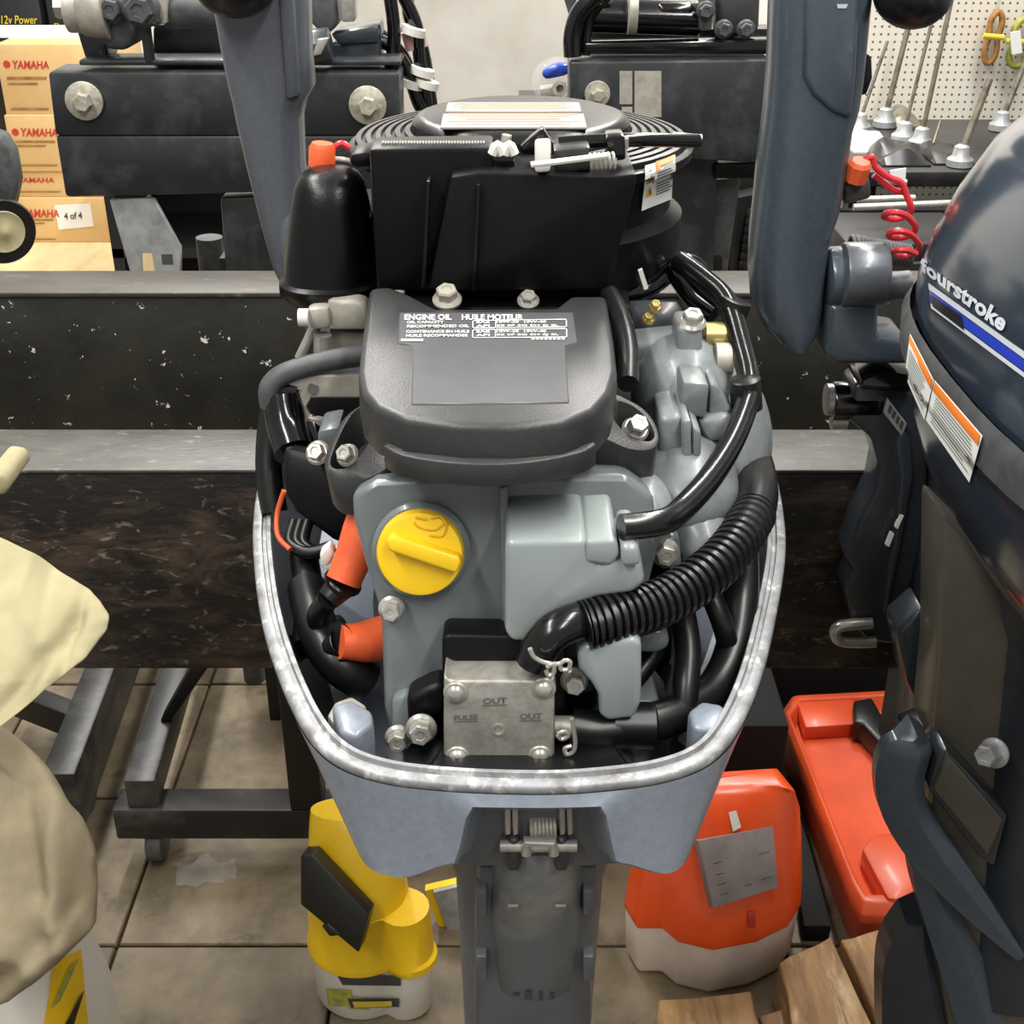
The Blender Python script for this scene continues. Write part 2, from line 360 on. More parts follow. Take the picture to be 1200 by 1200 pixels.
fb = thing('rear_beam', (0, 1.35, 0), 'dark paint-specked timber beam running behind the scratched front plank', 'beam')
B().box2((-1.6, 1.32, .62), (1.3, 1.393, .909)).bevel(.004).out('plank', 'beam2', fb)
B().box2((-1.6, 1.317, .909), (1.3, 1.396, .915)).bevel(.002).out('plank_cap', 'beamtop2', fb)
for x in (-1.25, 1.1): B().box2((x, 1.325, 0), (x+.06, 1.39, .63)).bevel(.003).out('post', 'rackb', fb)

# ================================================================== the open outboard motor
mo = thing('outboard_motor', (0.01, .75, .25), 'open grey outboard motor with its top cowling off and yellow oil cap showing', 'motor')
RZ = .957
rim_px = [(625,922),(700,919),(780,908),(835,886),(868,848),(893,790),(910,720),(921,650),(919,600),(908,545),(893,500),(880,465),(850,440),(780,428),(600,424),(430,428),(360,440),(335,470),(318,510),(303,560),(296,610),(297,660),(305,720),(322,780),(350,843),(385,884),(440,907),(520,918)]
def ss(a, b_, x): t = min(1, max(0, (x-a)/(b_-a))); return t*t*(3-2*t)
rimo = smooth_path([PZ(u, v, RZ) for u, v in rim_px], 9, True); NR = len(rimo)
def inset(loop, d):
    out = []; n = len(loop); c = sum(loop, V())/n
    for i in range(n):
        t = (loop[(i+2) % n]-loop[i-2]); t.z = 0; nn = V((-t.y, t.x, 0)).normalized()
        if nn.dot(c-loop[i]) < 0: nn = -nn
        out.append(loop[i]+nn*d)
    return out
def zl(loop, z): return [V((p.x, p.y, z)) for p in loop]
i1 = inset(rimo, .0045); i2 = inset(rimo, .0115); i3 = inset(rimo, .016)
b = B(); b.loft([zl(inset(rimo, .003), .949), zl(inset(rimo, .0003), .9525), zl(inset(rimo, .0003), .9555), zl(inset(rimo, .0016), .957), zl(inset(rimo, .0058), .957), zl(inset(rimo, .0062), .9548), zl(inset(rimo, .0085), .9548), zl(inset(rimo, .0092), .9575), zl(i2, .9575), zl(inset(rimo, .0125), .955), zl(inset(rimo, .0125), .944)], False, False)
b.out('cowl_rim', 'rim', mo, 50)
def tstep(d, z, d2, z2):
    A_, C_ = zl(inset(rimo, d), z), zl(inset(rimo, d2), z2); o = []
    for p, q, e in zip(A_, C_, rimo):
        k = (1-ss(.055, .075, abs(e.x-.0115)))*(1-ss(.5, .53, e.y)); o.append(p.lerp(q, k))
    return o
b = B(); b.loft([zl(inset(rimo, .012), .9545), zl(inset(rimo, .0135), .941), tstep(.034, .90, .06, .934), tstep(.046, .875, .07, .905), tstep(.052, .868, .08, .868)], False, True)
tray = b.out('tray', 'deep', mo)
xc = .0115

def skin(k):      # loops of the outer skin: k=0 top ... 1 bottom edge
    o = []
    for p in rimo:
        tail = 1-ss(.5, .62, p.y); f = 1-.235*k*(.35+.65*(1-ss(.5, .8, p.y)))
        zb = .911-.012*ss(.05, .09, abs(p.x-xc)); nt = (1-ss(.040, .052, abs(p.x-xc)))*(1 if p.y < .56 else 0); zb = zb+(.9465-zb)*nt
        z = .952+(zb-.952)*k; q = V((xc+(p.x-xc)*f, p.y-(p.y-.463)*.72*k*(1-ss(.485, .57, p.y)), z)); o.append(q)
    return o
K = [0, .12, .3, .5, .7, .85, .95, 1]
lp = [skin(k) for k in K]
bt = lp[-1]; lp.append([p+V((-(p.x-xc)*.03, .004, -.004)) for p in bt]); 
lp.append([V((xc+(p.x-xc)*.86, p.y+(.72-p.y)*.12, min(p.z-.004, .902))) if p.y > .56 else V((xc+(p.x-xc)*.93, p.y+.014, p.z-.009)) for p in bt])
lp.append([V((xc+(p.x-xc)*.6, .74+(p.y-.74)*.72, .862)) for p in bt])
B().loft(lp, False, True).out('lower_cowl', 'cowl', mo, 38)
# lugs at the tray corners
for pts in ([(388,826),(412,818),(436,832),(438,846),(418,862),(398,856)], [(806,832),(822,820),(846,824),(858,836),(838,855),(812,852)]):
    b = B(); b.px(pts, HP(.955), .03, 1.0); b.bevel(.003, 3).out('tray_lug', 'cowl', mo)
b = B(); b.px([(383,838),(392,822),(412,815),(430,826),(420,850),(395,855)], HP(.938), .02); b.bevel(.002).out('lug_bush', 'alub', mo)
# recess under the tail and the leg
pl = VP(.497)
b = B(); b.px([(522,945),(745,945),(765,1012),(690,1018),(560,1018),(505,1010)], pl, .10); b.bevel(.004).out('tail_recess', 'leg', mo)
def legsec(z, x, hw, y0, y1, ch=.02):
    return [V(p) for p in ((x-hw, y0+ch, z), (x-hw+ch, y0, z), (x+hw-ch, y0, z), (x+hw, y0+ch, z), (x+hw, y1-ch, z), (x+hw-ch, y1, z), (x-hw+ch, y1, z), (x-hw, y1-ch, z))]
b = B(); b.loft([legsec(.905, .008, .080, .51, .80), legsec(.885, .008, .068, .52, .79), legsec(.865, .009, .062, .53, .78), legsec(.84, .010, .051, .54, .77), legsec(.80, .0105, .044, .548, .76), legsec(.74, .0105, .043, .555, .74), legsec(.55, .0105, .041, .58, .74), legsec(.45, .0105, .034, .60, .72)])
b.bevel(.006, 2, 20).out('leg_case', 'leg', mo)
b = B(); b.px([(560,1018),(700,1018),(694,1080),(694,1205),(556,1205),(556,1080)], TP(630, 1020, .515, -14), .04); b.bevel(.004).out('leg_flange', 'leg', mo)
for u in (557, 683):
    for v in (1046, 1122):
        B().px([(u,v),(u+14,v),(u+14,v+28),(u,v+28)], TP(630, 1020, .507, -14), .012).bevel(.002).out('flange_clip', 'leg', mo)
lev = B(); lv = []
for v, hw, yo in ((1003, 48, .0), (1020, 53, -.004), (1070, 55, -.006), (1130, 55, -.004), (1170, 54, 0), (1182, 50, .006)):
    c = PP(631-(v-1003)*.022, v, TP(630, 1020, .50, -16)); s_ = mpp(c); row = []
    for a in range(9):
        q = (a-4)/4; row.append(c+V((q*hw*s_, yo+.012*q**4+.004*q*q, 0)))
    row += [p+V((0, .03, 0)) for p in row[::-1]]; lv.append(row)
lever = lev.loft(lv).out('latch_lever', 'legdirt', mo, 50)
decal('wear_mark', [(580,1155),(650,1155),(650,1182),(580,1182)], [lever], 'ink', lever, rects=[(0,.1,.06,.9),(.3,.3,.42,.7),(.5,.2,.62,.8),(.74,.25,.8,.75),(.92,.2,1,.7)])
b = B()
for u in (601, 657): b.px([(u-6,1062),(u+6,1062),(u+6,1064),(u-6,1064)], TP(630, 1020, .491, -16), .001)
b.out('lever_glint_ridge', 'steel', lever)
# cowl latch with spring
lt = B(); pl = TP(630, 970, .492, 0)
for u in (594, 603, 658, 667): lt.px([(u-3,940),(u+4,940),(u+5,978),(u-2,980)], pl, .02)
latch = lt.bevel(.0006, 1).out('latch_bracket', 'steel', mo)
c0, c1 = PP(586, 967, off(pl, -.008)), PP(676, 967, off(pl, -.008))
B().cyl(c0, c1, .003, seg=14).out('latch_pin', 'steel', latch)
b = B(); pa = PP(621, 968, off(pl, -.008)); pb = PP(652, 968, off(pl, -.008)); n_ = 7; pts = []
for i in range(n_*10+1):
    t = i/(n_*10); a = 2*math.pi*i/10; pts.append(pa.lerp(pb, t)+V((0, math.cos(a), math.sin(a)))*.0078)
b.tube(pts, .0011, 6, 1).out('spring', 'alub', latch)
c0, c1 = PP(586, 991, pl), PP(676, 991, pl); B().cyl(c0, c1, .0032, seg=14).out('lower_pin', 'steel', latch)
b = B(); b.tube([PP(617, 1000, off(pl, .004)), PP(617, 986, off(pl, .004)), PP(648, 986, off(pl, .004)), PP(649, 1000, off(pl, .004))], .003, 8, 1); b.out('latch_hook', 'steel', latch)
for u in (602, 658): B().px([(u-8,984),(u+8,984),(u+9,1024),(u-9,1024)], off(pl, .002), .02).bevel(.004, 3).out('lever_fork', 'cover', latch)

# ---- cylinder head
HPL = TP(500, 640, .580, 16)
nH = HPL[1]
b = B(); b.px([(412,578),(440,562),(560,556),(735,556),(766,580),(772,640),(757,700),(742,760),(715,800),(660,812),(520,812),(506,830),(490,842),(476,862),(458,862),(450,830),(446,720),(430,668),(414,610)], off(HPL, -.004), .14)
b.bevel(.007, 3); head = b.out('cylinder_head', 'grey', mo)
b = B(); b.px([(585,572),(596,568),(596,750),(588,752)], off(HPL, .006), .02); b.bevel(.002).out('head_rib', 'grey', mo)
b = B(); b.px([(560,562),(700,562),(738,575),(760,600),(762,626),(745,632),(700,590),(600,588),(562,575)], off(TP(650, 590, .60, 30), .006), .05); b.bevel(.006, 3).out('head_shoulder', 'grey', mo)
vp = VP(.543)
b = B(); b.px([(592,634),(688,632),(690,650),(702,664),(722,657),(752,660),(757,684),(742,696),(700,702),(660,716),(644,734),(630,752),(600,754),(591,742)], vp, .052); b.bevel(.004, 3); rb = b.out('rocker_box', 'grey2', mo)
b = B(); b.px([(686,634),(722,632),(727,652),(716,664),(686,660)], VP(.542), .05); b.bevel(.0025, 3).out('breather_boss', 'grey2', mo)
b = B(); b.px([(728,640),(748,640),(752,664),(728,666)], VP(.538), .04); b.bevel(.003, 3).out('breather_boss', 'grey2', mo)
b = B(); b.px([(676,768),(684,758),(742,748),(752,754),(752,822),(744,842),(712,846),(702,838),(701,815),(692,800),(678,784)], VP(.528), .05); b.bevel(.004, 3).out('lift_bracket', 'grey2', mo)
b = B(); b.px([(738,740),(782,738),(786,760),(770,768),(742,766)], VP(.56), .03); b.bevel(.004, 3).out('block_boss', 'grey', mo)
b = B(); b.px([(700,815),(770,825),(790,850),(690,850)], VP(.56), .04); b.bevel(.004).out('block_foot', 'grey', mo)
b = B(); b.px([(458,820),(478,812),(496,830),(490,858),(474,886),(459,880)], off(HPL, .006), .05); b.bevel(.003).out('block_foot', 'grey', mo)
# oil cap
co = PP(494, 643, HPL)
b = B(); b.lathe([(.0225, 0), (.0225, .010), (.0215, .0125), (.019, .0133), (.0, .0133)], co, nH, 48); cap = b.out('oil_cap', 'yellow', mo, 50)
B().lathe([(.0255, 0), (.0255, .004), (.0235, .006)], co, nH, 40).out('cap_seat', 'grey', mo)
pc = off(HPL, .0215)
b = B(); b.px([(452,634),(460,627),(538,652),(541,660),(534,672),(455,646)], pc, .010); b.bevel(.0016, 2).out('grip', 'yellow', cap)
b = B()
for pts in ([(485,612),(492,618),(510,621),(523,612),(519,628),(503,627)], [(487,606),(500,609)], [(505,608),(515,605),(522,612)]):
    b.tube([PP(u, v, off(HPL, .0136)) for u, v in pts], .0006, 6, 3)
b.out('oil_can_mark', 'yellowd', cap)
# bolts on the head
for u, v, pl, r in ((459,713,HPL,.0052), (779,647,VP(.60),.0058), (673,797,VP(.545),.0054), (494,853,VP(.535),.0060), (467,864,VP(.545),.0054)):
    hexbolt(PP(u, v, off(pl, .002)), V((0, -1, .25)) if pl is not HPL else nH, r, mo, h=r*1.6)
for pts, Y in (([(768,630),(796,628),(800,668),(772,670)], .605), ([(660,780),(690,778),(700,812),(664,820)], .56), ([(484,836),(505,832),(508,862),(484,870)], .548)):
    B().px(pts, VP(Y), .05).bevel(.004, 3).out('bolt_boss', 'grey', mo)
# fuel pump
FP = TP(585, 830, .520, 8); nF = FP[1]
b = B(); b.px([(520,792),(528,798),(642,798),(650,792),(650,890),(520,890)], off(FP, -.0), .026); b.bevel(.003, 3)
pump = b.out('fuel_pump', 'alu', mo)
b = B(); b.px([(518,748),(525,744),(655,746),(664,752),(664,895),(518,895)], off(FP, -.022), .022); b.bevel(.003, 3).out('pump_spacer', 'black', mo)
b = B(); b.px([(476,818),(500,806),(520,800),(520,835),(505,842),(498,860),(478,852)], off(FP, -.02), .02); b.bevel(.004, 3).out('pump_arm', 'black', mo)
for u, v in ((534,812), (637,807), (536,887), (633,886)):
    q = PP(u, v, FP); B().lathe([(.0062, -.012), (.0062, .0003), (.0055, .001)], q, nF, 20).out('screw_boss', 'alu', pump); screw(q+nF*.001, nF, .004, pump)
for txt, q in (('OUT', [(566,818),(594,817),(594,824),(566,825)]), ('PULSE', [(532,838),(560,837),(560,843),(532,844)]), ('OUT', [(609,836),(635,835),(635,842),(609,843)])):
    decal('cast_mark', q, [pump], 'leg', pump, text=txt, lift=.0004, bold=.02)
    u0, v0 = q[3]; u1, v1 = q[2]; decal('cast_mark', [(u0, v0+1), (u1, v1+1), (u1, v1+2), (u0, v0+2)], [pump], 'leg', pump)
q = PP(584, 855, FP); B().lathe([(.0034, 0), (.0034, .0008), (.0022, .0008), (.002, .0001)], q, nF, 18).out('cast_boss', 'alu', pump)
decal('cast_mark', [(610,873),(636,872),(636,873),(610,874)], [pump], 'steel', pump)
f0, f1 = PP(611, 792, off(FP, -.012)), PP(632, 768, off(FP, -.010))
B().cyl(f0, f1, .0072, .0062, 18).out('pump_outlet', 'alu', pump)
f2, f3 = PP(650, 852, off(FP, -.014)), PP(672, 852, off(FP, -.014)); B().cyl(f2, f3, .006, seg=16).out('pump_inlet', 'alu', pump)
# hoses
def hose(name, uvY, r, mat='hose', seg=16, k=6): return B().tube([PY(u, v, Y) for u, v, Y in uvY], r, seg, k).out(name, mat, mo)
hose('fuel_hose', [(625,776,.528),(634,758,.528),(650,740,.53),(672,730,.535),(700,724,.545),(730,718,.555)], .0098)
cpts = [PY(u, v, Y) for u, v, Y in [(684,733,.535),(720,724,.54),(760,712,.55),(800,692,.565),(838,664,.585),(866,632,.61),(884,602,.64)]]
def crib(t, n=30): return .0112+.0016*(1 if (t*n) % 1 < .6 else -.6)
b = B(); b.tube(cpts, crib, 18, 30); b.out('corrugated_sleeve', 'rubber', mo, 60)
hose('return_hose', [(884,602,.64),(888,572,.67),(880,535,.72),(862,505,.78)], .012, 'rubber')
hose('return_hose', [(868,600,.69),(870,570,.70),(858,540,.73)], .011, 'rubber')
hose('breather_hose', [(728,618,.548),(775,612,.555),(800,596,.575),(835,556,.61),(864,505,.65),(878,455,.69),(868,405,.72),(852,355,.75),(828,330,.77),(795,306,.79)], .0067)
def ring(u, v, Y, du, dv, r, L=.012, mat='rubber'):
    c = PY(u, v, Y); d = V((du, .05, dv)).normalized(); B().lathe([(r*.85, -L), (r, -L*.9), (r, L*.9), (r*.85, L)], c, d, 18).out('hose_clip', mat, mo)
ring(860, 362, .746, .3, 1, .0092, .006); ring(874, 462, .687, -.15, 1, .0092, .010)
hose('supply_hose', [(668,852,.535),(700,856,.535),(745,850,.54),(790,838,.55),(835,810,.575),(858,765,.60),(868,700,.63),(868,640,.67)], .0105, 'rubber')
ring(741, 850, .54, 1, -.05, .0125, .012)
hose('drain_hose', [(800,840,.55),(804,800,.56),(806,760,.575),(800,720,.59)], .0072, 'rubber')
hose('cable', [(860,780,.60),(846,730,.60),(830,690,.61)], .006, 'rubber'); hose('cable', [(790,660,.63),(806,645,.63),(826,640,.64)], .008, 'hose')
hose('cable', [(740,800,.57),(762,770,.58),(776,735,.60)], .006, 'rubber')
b = B(); b.px([(868,690),(878,700),(882,725),(872,730),(866,715)], VP(.63), .004); b.bevel(.001).out('yellow_tag', 'chalk', mo)
def wireclip(pts, Y, r=.0012): B().tube([PY(u, v, Y) for u, v in pts], r, 8, 4).out('spring_clamp', 'steel', mo)
wireclip([(621,760),(626,770),(640,777),(655,778),(662,774),(668,776),(666,784),(658,784),(656,778)], .513)
wireclip([(641,782),(648,778),(649,788),(643,791),(640,786)], .512)
wireclip([(670,842),(674,868),(672,880),(664,884),(662,877),(670,874)], .515); wireclip([(654,860),(662,857),(666,862),(658,866),(654,861)], .515)
# spark plug boots and leads
for a, bq, c in ([(437,600,.63),(420,640,.62),(402,682,.61)], [(398,688,.61),(384,703,.605),(372,722,.61)], [(372,722,.61),(380,738,.615),(398,732,.625)]), ([(456,747,.61),(425,752,.60),(398,752,.595)], [(402,752,.598),(386,760,.60),(376,772,.61)], [(376,772,.61),(372,752,.62),(385,735,.63)]):
    bo = B().tube([PY(*p) for p in a], [.0135, .0125, .0105, .0098], 20, 6).out('plug_boot', 'orange', mo)
    B().tube([PY(*a[2]), PY(*bq[0]), PY(*bq[1])], [.0112, .0085, .0065], 16, 5).out('boot_seal', 'rubber', bo)
    B().tube([PY(*bq[1]), PY(*bq[2]), PY(*c[1]), PY(*c[2])], .0062, 12, 6).out('plug_lead', 'rubber', bo)
b = B(); b.px([(374,650),(386,640),(392,650),(386,664),(376,666)], VP(.62), .01); b.bevel(.002).out('lead_clip', 'white', mo)
for a in range(3):
    hose('wire_loop', [(345+8*a,610,.70),(340+8*a,635,.69),(360+6*a,648,.68),(390,640,.68)], .004, 'rubber')
hose('orange_wire', [(333,575,.70),(325,602,.70),(326,628,.69),(340,644,.68)], .0016, 'orange')
hose('bottom_loom', [(360,690,.66),(372,735,.62),(395,775,.60),(430,800,.6)], .012, 'rubber'); hose('bottom_loom', [(356,650,.70),(362,700,.66),(360,760,.62)], .009, 'rubber')
# ignition coil and left side hardware
b = B(); b.px([(330,522),(420,540),(432,570),(440,620),(398,640),(345,600),(332,580)], TP(380, 560, .70, 20), .09); b.bevel(.006, 2).out('ignition_coil', 'black', mo)
hose('choke_plunger', [(330,465,.755),(336,500,.745),(345,530,.73)], .013, 'gloss'); hose('choke_plunger', [(362,492,.76),(372,520,.75)], .008, 'gloss')
B().cyl(PY(318,455,.76), PY(348,462,.76), .012, seg=16).out('rubber_clip', 'gloss', mo)
hose('grey_hose', [(436,416,.76),(400,420,.757),(360,429,.754),(330,440,.752),(316,455,.75),(317,475,.75)], .0068, 'trimgrey')
hose('side_cable', [(322,470,.77),(316,520,.76),(316,560,.75),(322,600,.74)], .009, 'rubber')
ap = VP(.752); b = B()
b.px([(352,442),(362,440),(424,440),(424,466),(365,466),(358,478),(362,489),(424,502),(424,514),(340,492),(352,458),(337,456),(338,449)], ap, .006); b.bevel(.0008, 1).out('throttle_bracket', 'alub', mo)
b = B(); b.px([(362,466),(424,466),(424,500),(362,488)], VP(.785), .02); b.out('bracket_back', 'cover', mo)
B().cyl(PP(367,455,off(ap, .001)), PP(367,455,off(ap, -.004)), .0036, seg=16).out('bracket_hole', 'ink', mo)
b = B(); b.px([(382,352),(420,350),(432,360),(432,388),(382,388)], VP(.79), .05); b.bevel(.004).out('carburettor', 'alub', mo)
b = B(); b.px([(358,362),(386,360),(388,386),(362,388)], VP(.785), .03); b.bevel(.004).out('carburettor_lug', 'alub', mo)
b = B(); b.px([(384,388),(432,390),(432,420),(396,420)], VP(.80), .05); b.bevel(.003).out('carburettor_bowl', 'alub', mo)
B().cyl(PY(350,372,.785), PY(362,372,.785), .0058, seg=16).out('cap_nut', 'white', mo); B().cyl(PY(378,392,.79), PY(378,412,.79), .006, seg=14).out('linkage_pin', 'steel', mo)
B().cyl(PY(352,420,.80), PY(372,378,.80), .004, seg=12).out('linkage_rod', 'steel', mo)
hexbolt(PY(373,531,.69), (-.2, -.8, .6), .0056, mo, 'side_bolt', h=.006)
b = B(); b.px([(372,505),(398,500),(398,545),(372,545)], VP(.70), .03); b.bevel(.003).out('head_lug', 'grey', mo)

# ---- charcoal belt cover with the oil label
ZC = 1.103
top_px = [(433,337),(428,370),(423,405),(420,435),(424,458),(440,476),(475,490),(540,497),(600,498),(660,493),(697,479),(716,458),(723,432),(719,395),(714,365),(711,346),(668,346),(650,360),(512,361),(482,345),(458,335)]
cb = B(); tp = [PZ(u, v, ZC) for u, v in top_px]
cx = sum(tp, V())/len(tp)
cb.loft([[p for p in tp], [V((cx.x+(p.x-cx.x)*1.008, cx.y+(p.y-cx.y)*1.008, p.z-.027)) for p in tp]])
cover = cb.bevel(.004, 3, 50).out('belt_cover', 'cover', mo, 50)
lip = B(); arc = smooth_path([PZ(u, v, 1.0855) for u, v in [(449,522),(470,533),(520,541),(575,544),(630,540),(680,530),(699,520)]], 5)
inn = [p+(cx-p).normalized()*.02 for p in arc]; loopt = arc+inn[::-1]
lip.prism(loopt, V((0, 0, -.012))); lip.bevel(.002, 2).out('cover_lip', 'cover', mo)
b = B(); b.px([(466,402),(468,366),(672,366),(677,401),(662,403),(667,471),(482,473),(484,404)], HP(ZC+.0008), .003); b.bevel(.0006, 1); panel = b.out('label_panel', 'label_panel', mo)
decal('oil_label', [(474,369),(613,369),(613,375.5),(474,375.5)], [panel], 'inkw', panel, text='ENGINE OIL    HUILE MOTEUR', bold=.025, lift=.0004)
decal('oil_label', [(474,376.5),(664,373.5),(665,397.5),(472,398.5)], [panel], 'inkw', panel, rects=[(.42,.93,1,.965),(.42,.56,1,.59),(.42,.47,1,.50),(.42,.06,1,.09),(.42,.56,.426,.96),(.994,.56,1,.96),(.42,.06,.426,.5),(.994,.06,1,.5),(.56,.56,.565,.95),(.56,.06,.565,.5)], n=4, lift=.0004)
for t, x0, x1, y in (('OIL CAPACITY', 477, 520, 377), ('RECOMMENDED OIL', 477, 550, 381.6), ('CONTENANCE EN HUILE', 476, 550, 388), ('HUILE RECOMMANDEE', 476, 548, 392.6)):
    decal('oil_label', [(x0,y),(x1,y-.4),(x1,y+2.7),(x0,y+3)], [panel], 'inkw', panel, text=t, bold=.02, lift=.0005)
for t, x0, x1, y in (('SAE', 558, 574, 377), ('API', 558, 574, 381.4), ('SAE', 558, 574, 388), ('API', 558, 574, 392.2), ('10W-30  10W-40', 582, 640, 376.6), ('SE SF SG SH SJ SL', 582, 655, 381.2), ('10W-30  10W-40', 582, 640, 387.6), ('SE SF SG SH SJ SL', 582, 655, 392)):
    decal('oil_label', [(x0,y),(x1,y-.3),(x1,y+2.6),(x0,y+2.8)], [panel], 'inkw', panel, text=t, bold=.02, lift=.0005)
decal('oil_label', [(470,398),(496,398),(496,400.5),(470,400.5)], [panel], 'inkw', panel, lift=.0005); decal('oil_label', [(622,397),(664,397),(664,399),(622,399)], [panel], 'inkw', panel, rects=[(.02+.12*k,0,.1+.12*k,1) for k in range(8)], lift=.0005)
# ears of the cover
def ear(outer, inner, z, depth, floor_z, zt=None):
    pln = zt; o = smooth_path([PP(u, v, pln) for u, v in outer], 4, True); i = smooth_path([PP(u, v, pln) for u, v in inner], 4, True)
    n = len(o); dn = -pln[1]*.3+V((0, 0, -1)); dn.normalize()
    bb = B(); c = sum(i, V())/n
    bb.loft([[p+dn*depth for p in o], o, i, [c+(p-c)*.86+dn*floor_z for p in i]]); return bb.bevel(.0018, 2, 55).out('cover_ear', 'cover', mo, 60)
ear([(440,470),(455,478),(462,510),(455,545),(432,560),(400,566),(382,552),(383,530),(396,500),(415,480)], [(430,476),(440,482),(438,505),(425,530),(408,547),(392,549),(387,540),(396,515),(408,492),(418,480)], 0, .022, .024, TP(420, 515, .625, 40, -25))
ear([(715,462),(735,468),(755,480),(768,497),(772,515),(764,526),(742,527),(718,518),(696,505),(694,480)], [(722,470),(738,474),(752,484),(763,498),(767,510),(760,517),(745,513),(730,504),(719,490),(716,478)], 0, .024, .02, TP(735, 495, .63, 48, 20))
hexbolt(PY(408,534,.622), (-.3, -.7, .6), .0048, mo, 'cover_bolt', h=.006); hexbolt(PY(744,504,.632), (.2, -.6, .8), .0056, mo, 'cover_bolt', h=.008)
hexbolt(PY(524,352,.742), (0, -.4, 1), .0066, mo, 'cover_bolt', h=.008, mat='alub'); hexbolt(PY(619,353,.742), (0, -.5, 1), .005, mo, 'cover_bolt', h=.005)
b = B(); b.px([(484,346),(712,346),(700,366),(500,366)], HP(1.09), .03); b.bevel(.003).out('cover_step', 'black', mo)
hose('seal_strip', [(714,345,.75),(728,375,.72),(736,410,.69),(736,450,.66)], .006, 'rubber')

# ---- flywheel, starter and black housing
FC = V((.006, .875, 1.092)); 
b = B(); b.lathe([(.098, -.01), (.109, .0), (.110, .03), (.102, .036), (.101, .062), (.104, .066), (.114, .068), (.115, .074), (.108, .0765)], FC, (0, 0, 1), 64); shroud = b.out('flywheel_housing', 'bulb', mo)
prof = [(.112, .072)]
for i in range(6):
    r = .110-.0065*i; prof += [(r, .079+.0008*i), (r-.0035, .0795+.0008*i), (r-.0042, .0775+.0008*i), (r-.0062, .0775+.0008*i)]
prof += [(.0735, .082), (.0725, .088), (.069, .0915), (.064, .093), (0, .093)]
B().lathe(prof, FC, (0, 0, 1), 72).out('starter_cover', 'bulb', mo, 35)
lb = B(); lb.box((FC.x-.005, FC.y+.01, FC.z+.0942), (.09, .03, .0024)); lb.bevel(.0008, 1); lbo = lb.out('starter_label', 'fadedp', mo)
b = B(); b.box((FC.x-.005, FC.y-.035, FC.z+.0942), (.092, .042, .0024)); b.bevel(.0008, 1); lb2 = b.out('starter_label', 'fadedp', mo)
b = B(); [b.box((FC.x-.005, FC.y+.018-.006*k, FC.z+.0956), (.08-.01*(k % 2), .0022, .0004)) for k in range(4)]; b.out('label_print', 'faded', lbo)
b = B(); [b.box((FC.x-.005, FC.y-.018-.0075*k, FC.z+.0956), (.084-.012*(k % 3), .003, .0004)) for k in range(5)]; b.out('label_print', 'faded', lb2)
b = B(); b.px([(432,174),(578,172),(580,340),(442,342)], VP(.764), .035); b.bevel(.003).out('pulley_guard', 'black', mo)
b = B(); b.px([(528,207),(562,202),(712,207),(746,203),(744,220),(714,340),(556,342),(500,340),(502,335)], VP(.748), .09); b.bevel(.004, 2); guard = b.out('guard_box', 'black', mo)
for u0, v0, u1, v1 in ((502,212,496,338), (561,216,555,342)):
    b = B(); b.px([(u0-2.4,v0),(u0+2.4,v0),(u1+2.4,v1),(u1-2.4,v1)], VP(.742), .02); b.bevel(.001).out('guard_rib', 'bulb', mo)
b = B()
for i in range(36):
    u = 447+i*3.4; b.px([(u,167.5),(u+1.9,167.3),(u+1.9,173),(u,173.2)], VP(.772), .006)
tg = b.out('ring_gear_teeth', 'steel', mo); tg['kind'] = 'stuff'
b = B(); b.px([(722,210),(744,206),(716,338),(712,340)], VP(.752), .06); b.out('guard_side', 'black', mo)
wl = [(756,192),(791,177),(788,232),(750,247)]
lab = decal('warning_label', wl, [shroud, guard], 'paper', mo, n=12, lift=.0012)
if lab:
    decal('label_print', wl, [shroud, guard], 'lorange', lab, rects=[(.34,.76,.96,.96)], lift=.0018, n=16)
    decal('label_print', wl, [shroud, guard], 'ink', lab, rects=rnd_lines(.38, .95, .2, .72, 9, .025, 3), lift=.0018, n=16)
    b = B()
    for t0 in (.58, .26):
        pp = [on_surface(*bil(wl, s, t), [shroud, guard], .0018) for s, t in ((.05, t0), (.31, t0), (.18, t0+.22))]
        if all(p is not None for p in pp): b.poly(pp)
    b.out('label_triangle', 'lyel', lab)
    b = B()
    for t0 in (.58, .26):
        pp = [on_surface(*bil(wl, s, t), [shroud, guard], .0022) for s, t in ((.16, t0+.04), (.2, t0+.04), (.195, t0+.15), (.165, t0+.15))]
        if all(p is not None for p in pp): b.poly(pp)
    b.out('label_triangle_mark', 'ink', lab)
# linkage on top of the housing
b = B(); b.px([(575,178),(600,172),(604,200),(578,204)], VP(.765), .03); b.bevel(.002).out('stop_bracket', 'gloss', mo)
for u in (583, 597): B().tube([PY(u-6,181,.755), PY(u,170,.755), PY(u+6,181,.755)], .003, 8, 4).out('white_grommet', 'white', mo)
B().cyl(PY(592,172,.77), PY(594,158,.77), .003, seg=10).out('stud', 'alub', mo)
b = B(); b.px([(627,168),(646,167),(645,202),(627,203)], VP(.745), .014); b.bevel(.002).out('white_lever', 'white', mo)
B().tube([PY(622,193,.738), PY(650,190,.738), PY(712,182,.738)], .0018, 8, 2).out('spring_arm', 'white', mo)
b = B(); pa, pb = PY(690,190,.745), PY(722,188,.745)
b.tube([pa.lerp(pb, i/60)+V((0, math.cos(i*.63), math.sin(i*.63)))*.0045 for i in range(61)], .0009, 6, 1).out('small_spring', 'steel', mo)
B().tube([PY(655,168,.78), PY(730,164,.78), PY(818,165,.80)], .0042, 12, 3).out('starter_cable', 'gloss', mo)
b = B(); b.px([(710,160),(732,158),(734,188),(712,190)], VP(.765), .02); b.bevel(.002).out('cable_stop', 'gloss', mo)
